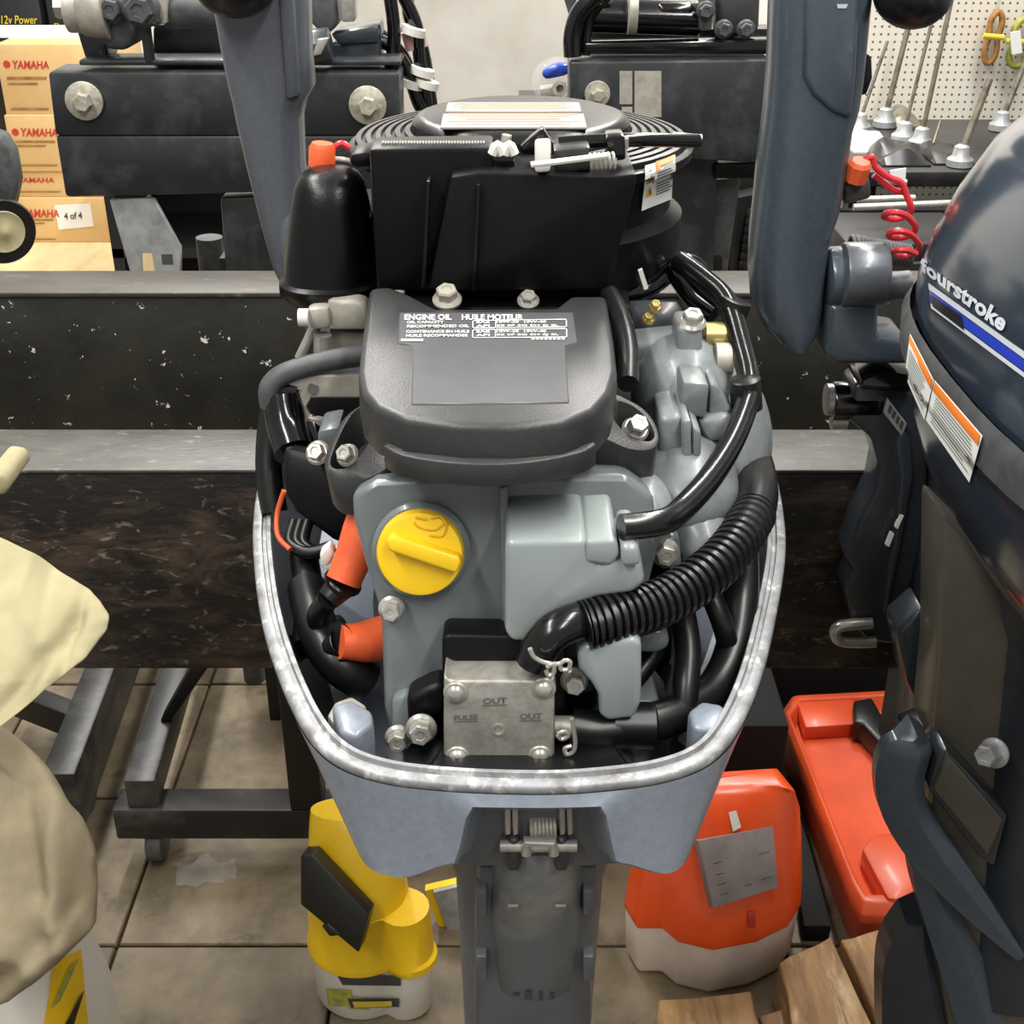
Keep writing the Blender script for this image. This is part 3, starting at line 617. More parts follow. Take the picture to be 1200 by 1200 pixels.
B().cyl(PY(731,162,.775), PY(731,174,.775), .003, seg=10).out('cable_nut', 'steel', mo)
b = B(); b.px([(610,172),(636,150),(650,172),(640,182),(612,182)], VP(.775), .01); b.bevel(.001).out('interlock_lever', 'gloss', mo)
b = B(); b.px([(648,176),(692,172),(694,200),(650,203)], VP(.757), .02); b.bevel(.002).out('lever_plate', 'dark', mo)
B().cyl(PY(788,160,.86), PY(822,163,.86), .003, seg=10).out('rod_end', 'steel', mo)

# ---- intake silencer
ic = V((-.122, .835, 0)); b = B(); lo = []
for z, r in ((1.060,.018),(1.072,.030),(1.079,.0365),(1.086,.0365),(1.088,.0335),(1.10,.0322),(1.12,.0292),(1.137,.0262),(1.148,.0235),(1.154,.0195),(1.157,.013),(1.158,.004)):
    lo.append([V((ic.x+math.copysign(abs(math.cos(a))**.8, math.cos(a))*r*.95+(z-1.06)*.04, ic.y+math.copysign(abs(math.sin(a))**.8, math.sin(a))*r*1.1, z)) for a in [2*math.pi*k/40 for k in range(40)]])
b.loft(lo).out('intake_silencer', 'bulb', mo, 50)
B().lathe([(.012, 0), (.012, .004), (.0085, .005), (.0085, .016), (.008, .018)], PY(378,204,.86), (0, 0, 1), 20).out('switch_base', 'trimgrey', mo)
b = B(); b.lathe([(.0065, 0), (.0088, .002), (.0086, .014), (.007, .017)], PY(377,198,.855), (.1, 0, 1), 20); b.out('stop_button', 'orange', mo)
B().tube([PY(388,176,.86), PY(400,168,.86), PY(410,174,.86), PY(420,184,.86)], .0022, 8, 4).out('red_wire', 'red', mo)
B().tube([PY(392,186,.86), PY(404,187,.86), PY(416,190,.86)], .0016, 8, 3).out('white_wire', 'white', mo)
b = B(); b.px([(408,180),(438,176),(440,196),(410,198)], VP(.80), .03); b.bevel(.004).out('housing_lug', 'black', mo)

# ---- manifold on the right
def ball(name, u, v, Y, rx, ry, rz, mat): 
    c = PY(u, v, Y); b_ = B(); bmesh.ops.create_uvsphere(b_.bm, u_segments=28, v_segments=18, radius=1, matrix=Matrix.Translation(c)@Matrix.Diagonal((rx, ry, rz, 1))); return b_.out(name, mat, mo, 60)
ball('manifold_chamber', 800, 462, .73, .032, .04, .038, 'cast')
b = B(); b.px([(736,404),(800,398),(800,420),(750,450),(740,440)], VP(.75), .05); b.bevel(.005, 3).out('manifold_flange', 'cast', mo)
b = B(); b.px([(794,382),(824,382),(824,440),(812,452),(792,440)], VP(.715), .03); b.bevel(.004, 3).out('manifold_post', 'cast', mo)
hexbolt(PY(811,379,.722), (0, -.35, 1), .0062, mo, 'manifold_bolt', h=.007)
b = B(); b.px([(800,447),(832,450),(828,492),(797,486)], VP(.675), .03); b.bevel(.003, 2).out('manifold_boss', 'cast', mo)
b = B(); b.px([(832,450),(842,452),(858,482),(850,496),(830,490)], VP(.68), .03); b.bevel(.003).out('manifold_web', 'cast', mo)
b = B(); b.px([(772,490),(800,486),(802,545),(775,560)], VP(.66), .04); b.bevel(.004, 3).out('manifold_boss', 'cast', mo)
b = B(); b.px([(800,494),(810,492),(812,560),(800,562)], VP(.652), .05); b.bevel(.002).out('manifold_fin', 'cast', mo)
b = B(); b.px([(812,500),(822,506),(822,535),(812,540)], VP(.652), .05); b.bevel(.002).out('manifold_fin', 'cast', mo)
b = B(); b.px([(815,492),(858,484),(868,510),(830,525)], VP(.675), .05); b.bevel(.006, 3).out('manifold_boss', 'cast', mo)
ball('exhaust_elbow', 800, 565, .67, .032, .045, .028, 'cast'); ball('thermostat_boss', 755, 600, .62, .016, .03, .02, 'cast')
ball('exhaust_elbow', 850, 520, .73, .028, .05, .05, 'cast')
hose('water_pipe', [(790,580,.66),(815,620,.64),(830,650,.63)], .018, 'cast'); hose('water_pipe', [(770,590,.64),(785,560,.66),(805,540,.68)], .013, 'cast')
b = B(); b.px([(735,352),(795,350),(808,372),(800,386),(738,386)], TP(770, 368, .78, 25), .01); b.bevel(.002).out('relay_plate', 'slate2', mo)
for u, v in ((768,360), (760,374)): hexbolt(PY(u, v, .765), (0, -.6, .8), .0032, mo, 'plate_bolt', mat='brass', h=.004)
B().cyl(PY(826,393,.735), PY(852,393,.735), .008, seg=18).out('fitting', 'brass', mo); B().cyl(PY(838,420,.72), PY(858,420,.72), .0095, seg=18).out('fitting', 'alub', mo)
B().cyl(PY(741,421,.735), PY(747,421,.735), .004, seg=12).out('plate_screw', 'steel', mo)
b = B(); b.px([(876,405),(884,410),(884,430),(874,428)], VP(.72), .006); b.bevel(.001).out('hose_tag', 'galv', mo)
hose('loom', [(700,360,.78),(720,330,.80),(760,322,.82),(790,312,.82)], .006, 'gloss'); hose('loom', [(735,345,.80),(765,335,.80),(800,308,.80),(822,318,.80)], .006, 'gloss')
hose('loom', [(790,308,.80),(815,345,.79),(840,365,.78)], .009, 'gloss')
b = B(); b.px([(748,318),(753,316),(760,338),(755,340)], VP(.77), .004); b.out('cable_tie', 'white', mo)
# dark inner block behind everything so the tray is filled
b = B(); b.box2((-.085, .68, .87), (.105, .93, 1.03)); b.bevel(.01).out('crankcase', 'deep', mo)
b = B(); b.box2((-.055, .64, 1.0), (.05, .9, 1.07)); b.box2((-.07, .752, 1.04), (.075, .86, 1.094)); b.bevel(.008).out('crankcase_top', 'black', mo)
# clamp bracket that hangs the motor on the plank
b = B(); b.box2((-.09, .80, .70), (.10, 1.026, .86)); b.bevel(.012).out('swivel_bracket', 'slate2', mo)
b = B(); b.box2((-.09, 1.0, .847), (.10, 1.16, .87)); b.box2((-.09, 1.118, .74), (-.06, 1.16, .87)); b.box2((.07, 1.118, .74), (.10, 1.16, .87)); b.bevel(.004).out('clamp', 'slate2', mo)
# gearcase below the frame
b = B(); b.lathe([(.002, -.15), (.03, -.1), (.036, 0), (.034, .1), (.02, .14)], (.008, .65, .33), (0, -1, 0), 24); b.box2((.0, .58, .2), (.016, .70, .48)); b.box2((-.06, .5, .44), (.076, .75, .45)); b.out('gearcase', 'leg', mo)

# ---- tiller handles
def tiller(rows, Y0, dep, parent, mat, name='tiller_arm', yv=0):
    b_ = B(); L = []
    for v, ul, ur in rows:
        Y = Y0+yv*(v/400); a = PY(ul, v, Y); c = PY(ur, v, Y); m_ = (a+c)/2; hw = (c-a).length/2; row = []
        for k in range(28):
            q = 2*math.pi*k/28; cx_, sy_ = math.cos(q), math.sin(q)
            row.append(m_+V((hw*math.copysign(abs(cx_)**.55, cx_), dep/2+dep/2*math.copysign(abs(sy_)**.55, sy_), 0)))
        L.append(row)
    return b_.loft(L[::-1]).out(name, mat, parent, 50)
ta = tiller([(-60,232,352),(8,243,357),(60,252,358),(108,262,362),(125,267,352),(145,271,348),(200,284,350),(270,302,356),(320,316,372),(345,328,385),(362,345,390)], 1.0, .06, mo, 'tiller')
b = B(); b.px([(322,-60),(340,-60),(352,112),(335,118)], VP(.997), .01); b.bevel(.003).out('tiller_ridge', 'tiller', mo)
b = B(); bmesh.ops.create_uvsphere(b.bm, u_segments=24, v_segments=14, radius=1, matrix=Matrix.Translation(PY(275,-24,.985))@Matrix.Diagonal((.031, .035, .026, 1))); b.out('tiller_grip', 'rubber', mo, 60)
B().tube([(ic.x-.05, 1.03, 1.08), (ic.x-.02, 1.0, 1.0), (ic.x+.02, .98, .93)], .03, 16, 4).out('tiller_pivot', 'tiller', mo)

# ================================================================== the motor on the right
m2 = thing('outboard_motor', (.43, .75, .25), 'slate blue outboard motor with closed glossy cowling at the right edge', 'motor')
def plan(z, hw, y0, y1, n=64, e=2.6, cx_=.432):
    L = []; cx_ -= .006; hw += .009; cy = (y0+y1)/2; hl = (y1-y0)/2
    for k in range(n):
        a = 2*math.pi*k/n; c, s_ = math.cos(a), math.sin(a)
        L.append(V((cx_+hw*math.copysign(abs(c)**(2/e), c), cy+hl*math.copysign(abs(s_)**(2/e), s_), z)))
    return L
b = B(); b.loft([plan(1.078, .168, .42, .92), plan(1.095, .169, .42, .92), plan(1.12, .163, .43, .915), plan(1.15, .152, .445, .905), plan(1.18, .136, .47, .89), plan(1.205, .115, .50, .865), plan(1.203, .09, .53, .84), plan(1.237, .06, .57, .80), plan(1.242, .025, .62, .74)], False, True)
dome = b.out('top_cowling', 'slate', m2, 60)
b = B(); b.loft([plan(1.050, .168, .418, .922), plan(1.055, .174, .412, .928), plan(1.072, .175, .411, .929), plan(1.08, .171, .414, .925)], False, False); band = b.out('cowl_trim', 'trimgrey', m2)
b = B(); b.loft([plan(1.054, .167, .42, .92), plan(1.02, .163, .43, .915), plan(.985, .15, .45, .90), plan(.955, .13, .49, .87), plan(.94, .10, .53, .84)], False, True); low = b.out('lower_cowling', 'slate', m2)
B().loft([plan(.955, .105, .56, .88), plan(.90, .085, .64, .88, cx_=.45), plan(.80, .08, .78, .92, cx_=.475), plan(.55, .07, .80, .92, cx_=.485), plan(.40, .05, .81, .90, cx_=.48)], True, True).out('leg_case', 'slate2', m2)
# print on the cowling
decal('lettering', [(1080,300),(1186,372),(1176,390),(1082,318)], [dome, band], 'lsil', m2, text='fourstroke', bold=.035, lift=.0012)
for nm, m_, a, c in (('stripe','lsil',0,.22), ('stripe','lblue',.25,.62), ('stripe','lsil',.66,.82)):
    q = [(1090,332),(1235,436),(1235,474),(1094,368)]
    qq = [tuple(bil(q, 0, 1-a)), tuple(bil(q, 1, 1-a)), tuple(bil(q, 1, 1-c)), tuple(bil(q, 0, 1-c))]
    decal(nm, qq, [dome, band], m_, m2, n=16, lift=.0012)
decal('stripe', [(1092,345),(1130,371),(1133,388),(1096,360)], [dome, band], 'lblack', m2, n=12, lift=.0016)
for q, sd in (([(1069,392),(1097,447),(1086,492),(1063,440)], 4), ([(1098,447),(1154,512),(1139,565),(1088,492)], 5)):
    lb_ = decal('warning_label', q, [low, band], 'paper', m2, n=14, lift=.0015)
    if lb_:
        decal('label_print', q, [low, band], 'lorange', lb_, rects=[(.02,.8,.98,.98)], lift=.0021, n=14)
        decal('label_print', q, [low, band], 'ink', lb_, rects=rnd_lines(.1, .95, .1, .76, 9, .022, sd), lift=.0021, n=14)
# clamp bracket
pl = VP(.985)
b = B(); b.px([(1000,452),(1040,438),(1072,462),(1088,520),(1088,590),(1078,650),(1064,715),(1050,757),(1018,752),(1000,735),(990,690),(1002,668),(990,655),(1004,615),(1024,575),(1030,545),(1022,515),(1006,502),(994,492)], pl, .04); b.bevel(.005, 3).out('clamp_bracket', 'slate2', m2)
b = B(); b.px([(1058,500),(1068,520),(1070,560),(1060,620),(1040,720),(1034,720),(1050,620),(1056,560),(1050,520)], VP(.978), .015); b.bevel(.003).out('bracket_ridge', 'slate2', m2)
B().cyl(PY(974,470,1.0), PY(1030,470,1.0), .0165, seg=24).bevel(.002).out('tilt_tube', 'gloss', m2)
B().cyl(PY(968,468,1.0), PY(978,468,1.0), .0135, seg=20).out('tube_nut', 'steel', m2); B().cyl(PY(974,492,1.0), PY(992,492,1.0), .008, seg=14).out('tilt_pin', 'steel', m2)
b = B(); b.px([(1040,434),(1075,440),(1075,462),(1008,458),(1008,447)], VP(.97), .05); b.bevel(.004).out('bracket_top', 'gloss', m2)
b = B(); b.px([(1041,468),(1063,497),(1057,512),(1036,485)], VP(.977), .006); b.bevel(.0005, 1); pt = b.out('maker_plate', 'galv', m2)
b = B()
for k in range(4): b.px([(1043+k*4.5,474+k*6),(1046+k*4.5,478+k*6),(1043+k*4.5,486+k*6),(1040+k*4.5,482+k*6)], VP(.9765), .001)
b.out('plate_print', 'ink', pt)
b = B(); b.px([(1055,604),(1059,605),(1052,620),(1049,618)], VP(.976), .004); b.px([(1044,624),(1048,626),(1042,641),(1038,639)], VP(.976), .004); b.out('white_mark', 'paper', m2)
B().tube([PY(1026,752,.98), PY(990,752,.98), PY(979,744,.98), PY(985,734,.98), PY(1022,730,.98)], .0055, 12, 5).out('clamp_handle', 'steel', m2)
b = B(); b.box2((.345, 1.0, .847), (.52, 1.15, .868)); b.box2((.345, 1.118, .74), (.375, 1.15, .86)); b.bevel(.004).out('clamp_hook', 'slate2', m2)
b = B(); b.box2((.36, .90, .56), (.52, 1.02, .95)); b.bevel(.01).out('swivel_bracket', 'slate2', m2)
# lower parts of the right leg
b = B(); b.px([(1104,600),(1220,720),(1240,1220),(1112,1220),(1088,1070),(1078,1010),(1092,950),(1090,880),(1100,780)], VP(.825), .06); b.bevel(.008, 2).out('leg_skirt', 'olive', m2)
fin = B(); fl_ = [(1052,866,1076,864),(1036,876,1092,876),(1028,895,1088,894),(1026,918,1083,918),(1031,948,1088,945),(1046,980,1104,972),(1072,1016,1126,1004),(1108,1054,1152,1042),(1148,1090,1176,1080),(1192,1126,1200,1118)]
def upr(rows): return [(a.x, a.y, c.x, c.y) for a, c in zip(smooth_path([(q[0], q[1], 0) for q in rows], 4), smooth_path([(q[2], q[3], 0) for q in rows], 4))]
L = []
for a0, v0, a1, v1 in upr(fl_):
    p, q = PY(a0, v0, .80), PY(a1, v1, .80); hw = (q-p).length; c = p.lerp(q, .68)+V((0, -.28*hw, 0)); 
    L.append([p+V((0, .012, 0)), p, p.lerp(c, .25)+V((0, -.03*hw, 0)), p.lerp(c, .6)+V((0, -.05*hw, 0)), c, c.lerp(q, .5)+V((0, -.01*hw, 0)), q, q+V((0, .03, 0))])
fin.loft(L).out('leg_fin', 'slate3', m2, 32)
for rows_, Yf, m_ in (([(1070,1022,1090,1018),(1075,1050,1112,1046),(1088,1095,1136,1090),(1106,1150,1160,1142),(1128,1225,1185,1218)], .822, 'slate3'), ([(1062,1082,1090,1080),(1042,1112,1104,1106),(1034,1150,1118,1145),(1034,1225,1136,1222)], .845, 'slate2')):
    fin = B(); L = []
    for a0, v0, a1, v1 in upr(rows_):
        p, q = PY(a0, v0, Yf), PY(a1, v1, Yf); hw = (q-p).length/2; c = (p+q)/2
        m_q = p.lerp(q, .62)+V((0, -.5*hw, 0)); L.append([p+V((0, .03, 0)), p, p.lerp(m_q, .3)+V((0, -.07*hw, 0)), p.lerp(m_q, .65)+V((0, -.09*hw, 0)), m_q, m_q.lerp(q, .5)+V((0, -.02*hw, 0)), q, q+V((0, .04, 0))])
    fin.loft(L).out('lower_fairing', m_, m2, 32)
b = B(); b.px([(1110,878),(1182,956),(1166,1018),(1150,1008),(1088,925),(1098,888)], VP(.80), .03); b.bevel(.004, 2).out('anode_frame', 'slate2', m2)
b = B(); b.px([(1112,886),(1176,962),(1158,1004),(1094,926)], VP(.794), .012); b.bevel(.002).out('anode', 'olive', m2)
bb = PY(1166,882,.80); hexbolt(bb, V((-.75, -.6, .25)), .009, m2, 'leg_bolt', mat='galv', h=.016)
b = B(); b.px([(1060,862),(1090,850),(1110,858),(1120,880),(1095,900),(1065,890)], VP(.845), .03); b.bevel(.004).out('grease_fitting_boss', 'dark', m2)
B().cyl(PY(1068,862,.84), PY(1100,868,.84), .006, seg=14).out('grease_fitting', 'steel', m2)
b = B(); b.px([(1050,740),(1082,712),(1100,800),(1085,850),(1062,800)], VP(.9), .04); b.bevel(.005).out('swivel_ear', 'slate2', m2)
# tiller of the right motor
t2 = tiller([(-60,914,1034),(0,912,1030),(60,910,1024),(100,908,1020),(135,905,1014),(160,902,1006),(200,897,1000),(250,892,992),(285,888,980),(330,886,974),(365,889,970),(390,899,966),(405,912,958),(414,928,948)], .97, .062, m2, 'tiller2')
b = B(); b.px([(946,-40),(1010,-40),(1004,90),(998,140),(975,132),(952,112),(941,90)], VP(.967), .01); b.bevel(.004, 3).out('tiller_inset', 'tiller2', m2)
decal('scratch', [(979,4),(992,4),(990,9),(980,9)], [t2], 'lsil', m2, lift=.004)
B().cyl(PY(968,325,.985), PY(1030,322,.985), .024, seg=32).bevel(.004).out('tiller_pivot', 'tiller2', m2)
B().cyl(PY(985,322,.978), PY(1036,322,.978), .0255, seg=32).bevel(.003).out('pivot_collar', 'tiller', m2)
b = B(); b.px([(973,358),(1030,355),(1030,395),(1068,400),(1068,428),(978,428),(968,418)], VP(.965), .06); b.bevel(.006, 3).out('tiller_bracket', 'tiller2', m2)
B().cyl(PY(1030,338,1.0), PY(1066,334,1.0), .012, seg=18).out('pivot_bolt', 'trimgrey', m2)
b = B(); bmesh.ops.create_uvsphere(b.bm, u_segments=24, v_segments=14, radius=1, matrix=Matrix.Translation(PY(1070,-10,.97))@Matrix.Diagonal((.027, .04, .025, 1))); b.out('tiller_grip', 'rubber', m2, 60)
b = B(); b.px([(1012,62),(1022,66),(1023,92),(1016,112),(1008,112)], VP(.99), .03); b.bevel(.004).out('grip_knob', 'rubber', m2)
B().cyl(PY(986,222,1.0), PY(1016,214,1.0), .012, seg=20).bevel(.002).out('stop_switch', 'trimgrey', m2)
b = B(); b.lathe([(.0092, 0), (.0092, .013), (.007, .016)], PY(1002,210,.985), (.1, -.35, 1), 8); b.out('stop_button', 'orange', m2, 30)
cp = [(1008,190,.985),(1022,184,.985),(1026,196,.985),(1042,208,.985),(1056,214,.985),(1062,228,.985)]
u0 = 1056
for k in range(3):
    for j in range(8):
        a = 2*math.pi*j/8; cp.append((1058+k*5+16*math.cos(a)*1.0-6, 244+k*22+j*2.2+8*math.sin(a), .985+.012*math.sin(a)))
B().tube([PY(*p) for p in cp], .0026, 8, 4).out('coiled_lanyard', 'red', m2)
B().tube([PY(1024,205,.99), PY(1046,222,.99), PY(1060,225,.99)], .0026, 8, 3).out('coiled_lanyard', 'red', m2)
b = B(); pa, pb = PY(998,288,1.12), PY(1068,300,1.12)
b.tube([pa.lerp(pb, i/170)+V((0, math.cos(i*.63), math.sin(i*.63)))*.0085 for i in range(171)], .0022, 6, 1).out('cable_sleeve', 'trimgrey', m2)

# ================================================================== behind: mounting boards and the backs of two more motors
def washer_bolt(u, v, Y, par, r=.025):
    p = PY(u, v, Y); B().lathe([(r, 0), (r, .003), (r*.95, .004)], p, (0, -1, 0), 28).out('washer', 'washer', par)
    b_ = B(); b_.lathe([(r*.52, .004), (r*.52, .014), (r*.44, .017)], p, (.05, -1, 0), 6); b_.out('bolt', 'washer', par, 25)
lbd = thing('mounting_board', PY(265,235,1.75), 'black steel mounting board at the upper left with two large washers', 'board')
b = B(); b.px([(55,84),(468,84),(470,160),(64,160)], VP(1.75), .07); b.bevel(.006, 2).out('upper_plate', 'blacksteel', lbd)
b = B(); b.px([(64,158.5),(470,158.5),(470,222),(76,232)], VP(1.7515), .07); b.bevel(.006, 2).out('lower_plate', 'blacksteel', lbd)
washer_bolt(99, 118, 1.748, lbd); washer_bolt(431, 123, 1.748, lbd)
b = B(); b.px([(258,232),(318,230),(322,330),(265,330)], VP(1.77), .06); b.bevel(.004).out('board_post', 'blacksteel', lbd)
a_ = PY(258,320,1.77); B().box2((a_.x, 1.775, 0), (a_.x+.08, 1.83, a_.z+.02)).out('post_foot', 'rackb', lbd)
gp = B(); gp.px([(128,234),(180,232),(212,290),(212,322),(153,322)], VP(1.76), .008); gp.bevel(.0015, 1)
gpo = gp.out('gusset_plate', 'galv', lbd)
b = B(); b.px([(167,297),(178,297),(182,322),(168,322)], VP(1.7595), .003); b.out('slot', 'ply', gpo); b = B(); b.px([(189,298),(202,298),(203,310),(190,310)], VP(1.7595), .003); b.out('slot', 'ink', gpo)
B().px([(140,230),(172,230),(176,258),(142,258)], VP(1.764), .02).out('plate_neck', 'blacksteel', lbd)
p0 = PY(245,322,1.9); p1 = PY(245,278,1.9); B().cyl((p0.x, p0.y, 0), p1, .02, seg=20).out('grey_leg', 'trimgrey', lbd)
rbd = thing('mounting_board', PY(780,325,1.75), 'dark mounting board at the upper right with one washer and tape residue', 'board')
b = B(); b.px([(667,72),(905,70),(905,192),(668,180)], VP(1.75), .07); b.bevel(.004, 2); rb_ = b.out('plate', 'blacksteel', rbd)
washer_bolt(700, 110, 1.748, rbd, .017)
decal('tape_residue', [(726,80),(776,80),(776,140),(726,140)], [rb_], 'alub', rbd, lift=.0008, rects=[(.0,.3,.3,.95),(.35,.05,.98,.95),(.05,.05,.3,.25)])
b = B(); b.px([(788,184),(842,182),(836,325),(790,325)], VP(1.80), .05); b.bevel(.003).out('board_post', 'blacksteel', rbd)
b = B(); b.px([(838,210),(868,208),(852,325),(832,325)], VP(1.83), .04); b.bevel(.003).out('board_post', 'trimgrey', rbd)
b = B(); b.px([(838,192),(890,190),(890,210),(838,210)], VP(1.79), .03); b.bevel(.003).out('board_rail', 'rackb', rbd)
a_ = PY(790,322,1.80); B().box2((a_.x, 1.81, 0), (a_.x+.07, 1.86, a_.z+.02)).out('post_foot', 'rackb', rbd)
b = B()
for k in range(7): b.lathe([(.012, 0), (.012, .008), (.009, .01)], PY(884-k*1.5, 250+k*10, 1.95), (0, -1, 0), 10)
b.px([(866,232),(892,226),(892,322),(858,322)], VP(1.96), .04); b.px([(836,186),(915,186),(915,330),(836,330)], VP(2.02), .02); b.out('chain_guard_and_added_backing', 'dark', rbd)  # wide rear panel added to darken the bright gap beside the post
fr_ = PY(870,322,1.96); B().box2((fr_.x, 1.97, 0), (fr_.x+.03, 2.0, fr_.z+.01)).out('guard_foot', 'rackb', rbd)

lm = thing('outboard_bracket', PY(250,84,1.8), 'grey and black tilt bracket of a motor above the upper left board', 'motor')
b = B(); b.px([(92,70),(470,70),(470,77),(92,77)], VP(1.76), .06); b.bevel(.003).out('saddle', 'blacksteel', lm)
B().cyl(PY(66,7,1.78), PY(84,7,1.78), .016, seg=8).out('tube_nut', 'steel', lm); B().cyl(PY(80,10,1.78), PY(100,10,1.78), .03, seg=20).out('collar', 'alub', lm)
B().cyl(PY(96,8,1.78), PY(128,8,1.78), .036, .042, 24).bevel(.004).out('bearing_cap', 'alub', lm)
b = B(); b.px([(112,-30),(160,-30),(165,22),(156,52),(146,60),(124,58),(114,40)], VP(1.77), .07); b.bevel(.01, 3).out('casting', 'trimgrey', lm)
hexbolt(PY(132,10,1.765), (0, -1, 0), .014, lm, 'casting_bolt', 'trimgrey'); 
b = B(); b.px([(86,28),(120,22),(126,70),(100,72)], VP(1.80), .06); b.bevel(.006).out('casting_foot', 'slate2', lm)
b = B(); b.px([(156,-30),(195,-30),(195,28),(176,28),(170,10),(157,12)], VP(1.755), .02); b.bevel(.002).out('steel_plate', 'alub', lm)
hexbolt(PY(166,10,1.75), (0, -1, 0), .018, lm, 'plate_bolt', 'trimgrey'); hexbolt(PY(181,22,1.752), (0, -1, 0), .007, lm, 'plate_bolt', 'trimgrey')
B().cyl(PY(195,10,1.79), PY(262,10,1.79), .026, seg=24).out('tilt_tube', 'trimgrey', lm); B().cyl(PY(169,20,1.765), PY(176,72,1.765), .007, seg=10).out('rod', 'dark', lm)
b = B(); b.px([(178,28),(262,24),(262,78),(178,78)], VP(1.84), .06); b.bevel(.008).out('swivel_casting', 'dark', lm)
b = B(); b.px([(355,-20),(392,-20),(396,30),(380,44),(352,14)], VP(1.78), .06); b.bevel(.006).out('bracket_arm', 'trimgrey', lm)
b = B(); b.px([(398,-20),(416,-20),(416,26),(400,26)], VP(1.775), .03); b.bevel(.003).out('clamp_block', 'steel', lm)
b = B(); b.px([(386,40),(444,28),(446,50),(398,54)], VP(1.79), .07); b.bevel(.006).out('bracket_shelf', 'slate2', lm); b = B(); b.px([(388,50),(444,48),(446,74),(384,74)], VP(1.80), .06); b.bevel(.004).out('bracket_web', 'slate2', lm)
B().cyl(PY(352,58,1.74), PY(388,52,1.74), .022, seg=24).bevel(.003).out('knob', 'slate2', lm); b = B(); b.px([(372,46),(386,44),(376,64),(366,66)], VP(1.715), .006); b.bevel(.001).out('knob_label', 'steel', lm)
for k, pts in enumerate(([(456,-10),(462,40),(458,78)], [(446,48),(462,58),(478,85),(490,120),(500,135)], [(470,-10),(488,30),(492,70),(502,130)], [(478,-10),(480,20),(496,60),(506,125)], [(440,36),(470,62),(484,95),(496,128)])):
    B().tube([PY(u, v, 1.83+.01*k) for u, v in pts], .009, 10, 6).out('control_cable', 'gloss', lm)
for u, v, m_ in ((484,36,'white'), (495,84,'white'), (500,98,'white'), (482,98,'white')): B().lathe([(.017, -.005), (.017, .005)], PY(u, v, 1.84), (.3, 0, 1), 14).out('cable_tie', m_, lm)
B().lathe([(.0165, -.012), (.0165, .012)], PY(486,46,1.86), (-.25, 0, 1), 14).out('cable_wrap', 'pink', lm)
rm = thing('outboard_bracket', PY(790,70,1.8), 'black tilt bracket and pipes of a motor above the upper right board', 'motor')
b = B(); b.px([(684,50),(905,46),(905,64),(684,64)], VP(1.77), .04); b.bevel(.004).out('saddle', 'gloss', rm)
B().cyl(PY(690,18,1.80), PY(820,22,1.80), .022, seg=24).out('tilt_tube', 'gloss', rm); B().cyl(PY(736,12,1.78), PY(746,12,1.78), .03, seg=24).out('tube_ring', 'alub', rm)
b = B(); b.px([(770,4),(816,4),(816,32),(770,32)], VP(1.78), .05); b.bevel(.008, 3).out('tube_block', 'gloss', rm)
b = B(); b.px([(820,-10),(838,-10),(834,36),(820,36)], VP(1.765), .02); b.bevel(.003).out('steel_plate', 'trimgrey', rm)
b = B(); b.px([(838,-10),(892,-10),(890,40),(840,44)], VP(1.785), .05); b.bevel(.01, 3).out('casting', 'cover', rm)
for u, v in ((848,34), (874,34), (827,12)): hexbolt(PY(u, v, 1.762), (0, -1, 0), .009, rm, 'casting_bolt', 'trimgrey')
b = B(); b.px([(690,34),(905,34),(905,56),(690,56)], VP(1.84), .05); b.out('swivel_casting', 'dark', rm)
B().tube([PY(u, v, 1.76) for u, v in ((700,-6),(680,14),(671,40),(671,66))], .012, 12, 6).out('control_cable', 'gloss', rm)
B().tube([PY(u, v, 1.78) for u, v in ((712,-6),(690,20),(684,64))], .009, 12, 6).out('control_cable', 'gloss', rm)
b = B(); b.px([(652,-30),(680,-30),(672,26),(668,22)], VP(1.9), .02); b.out('side_cover', 'trimgrey', rm)

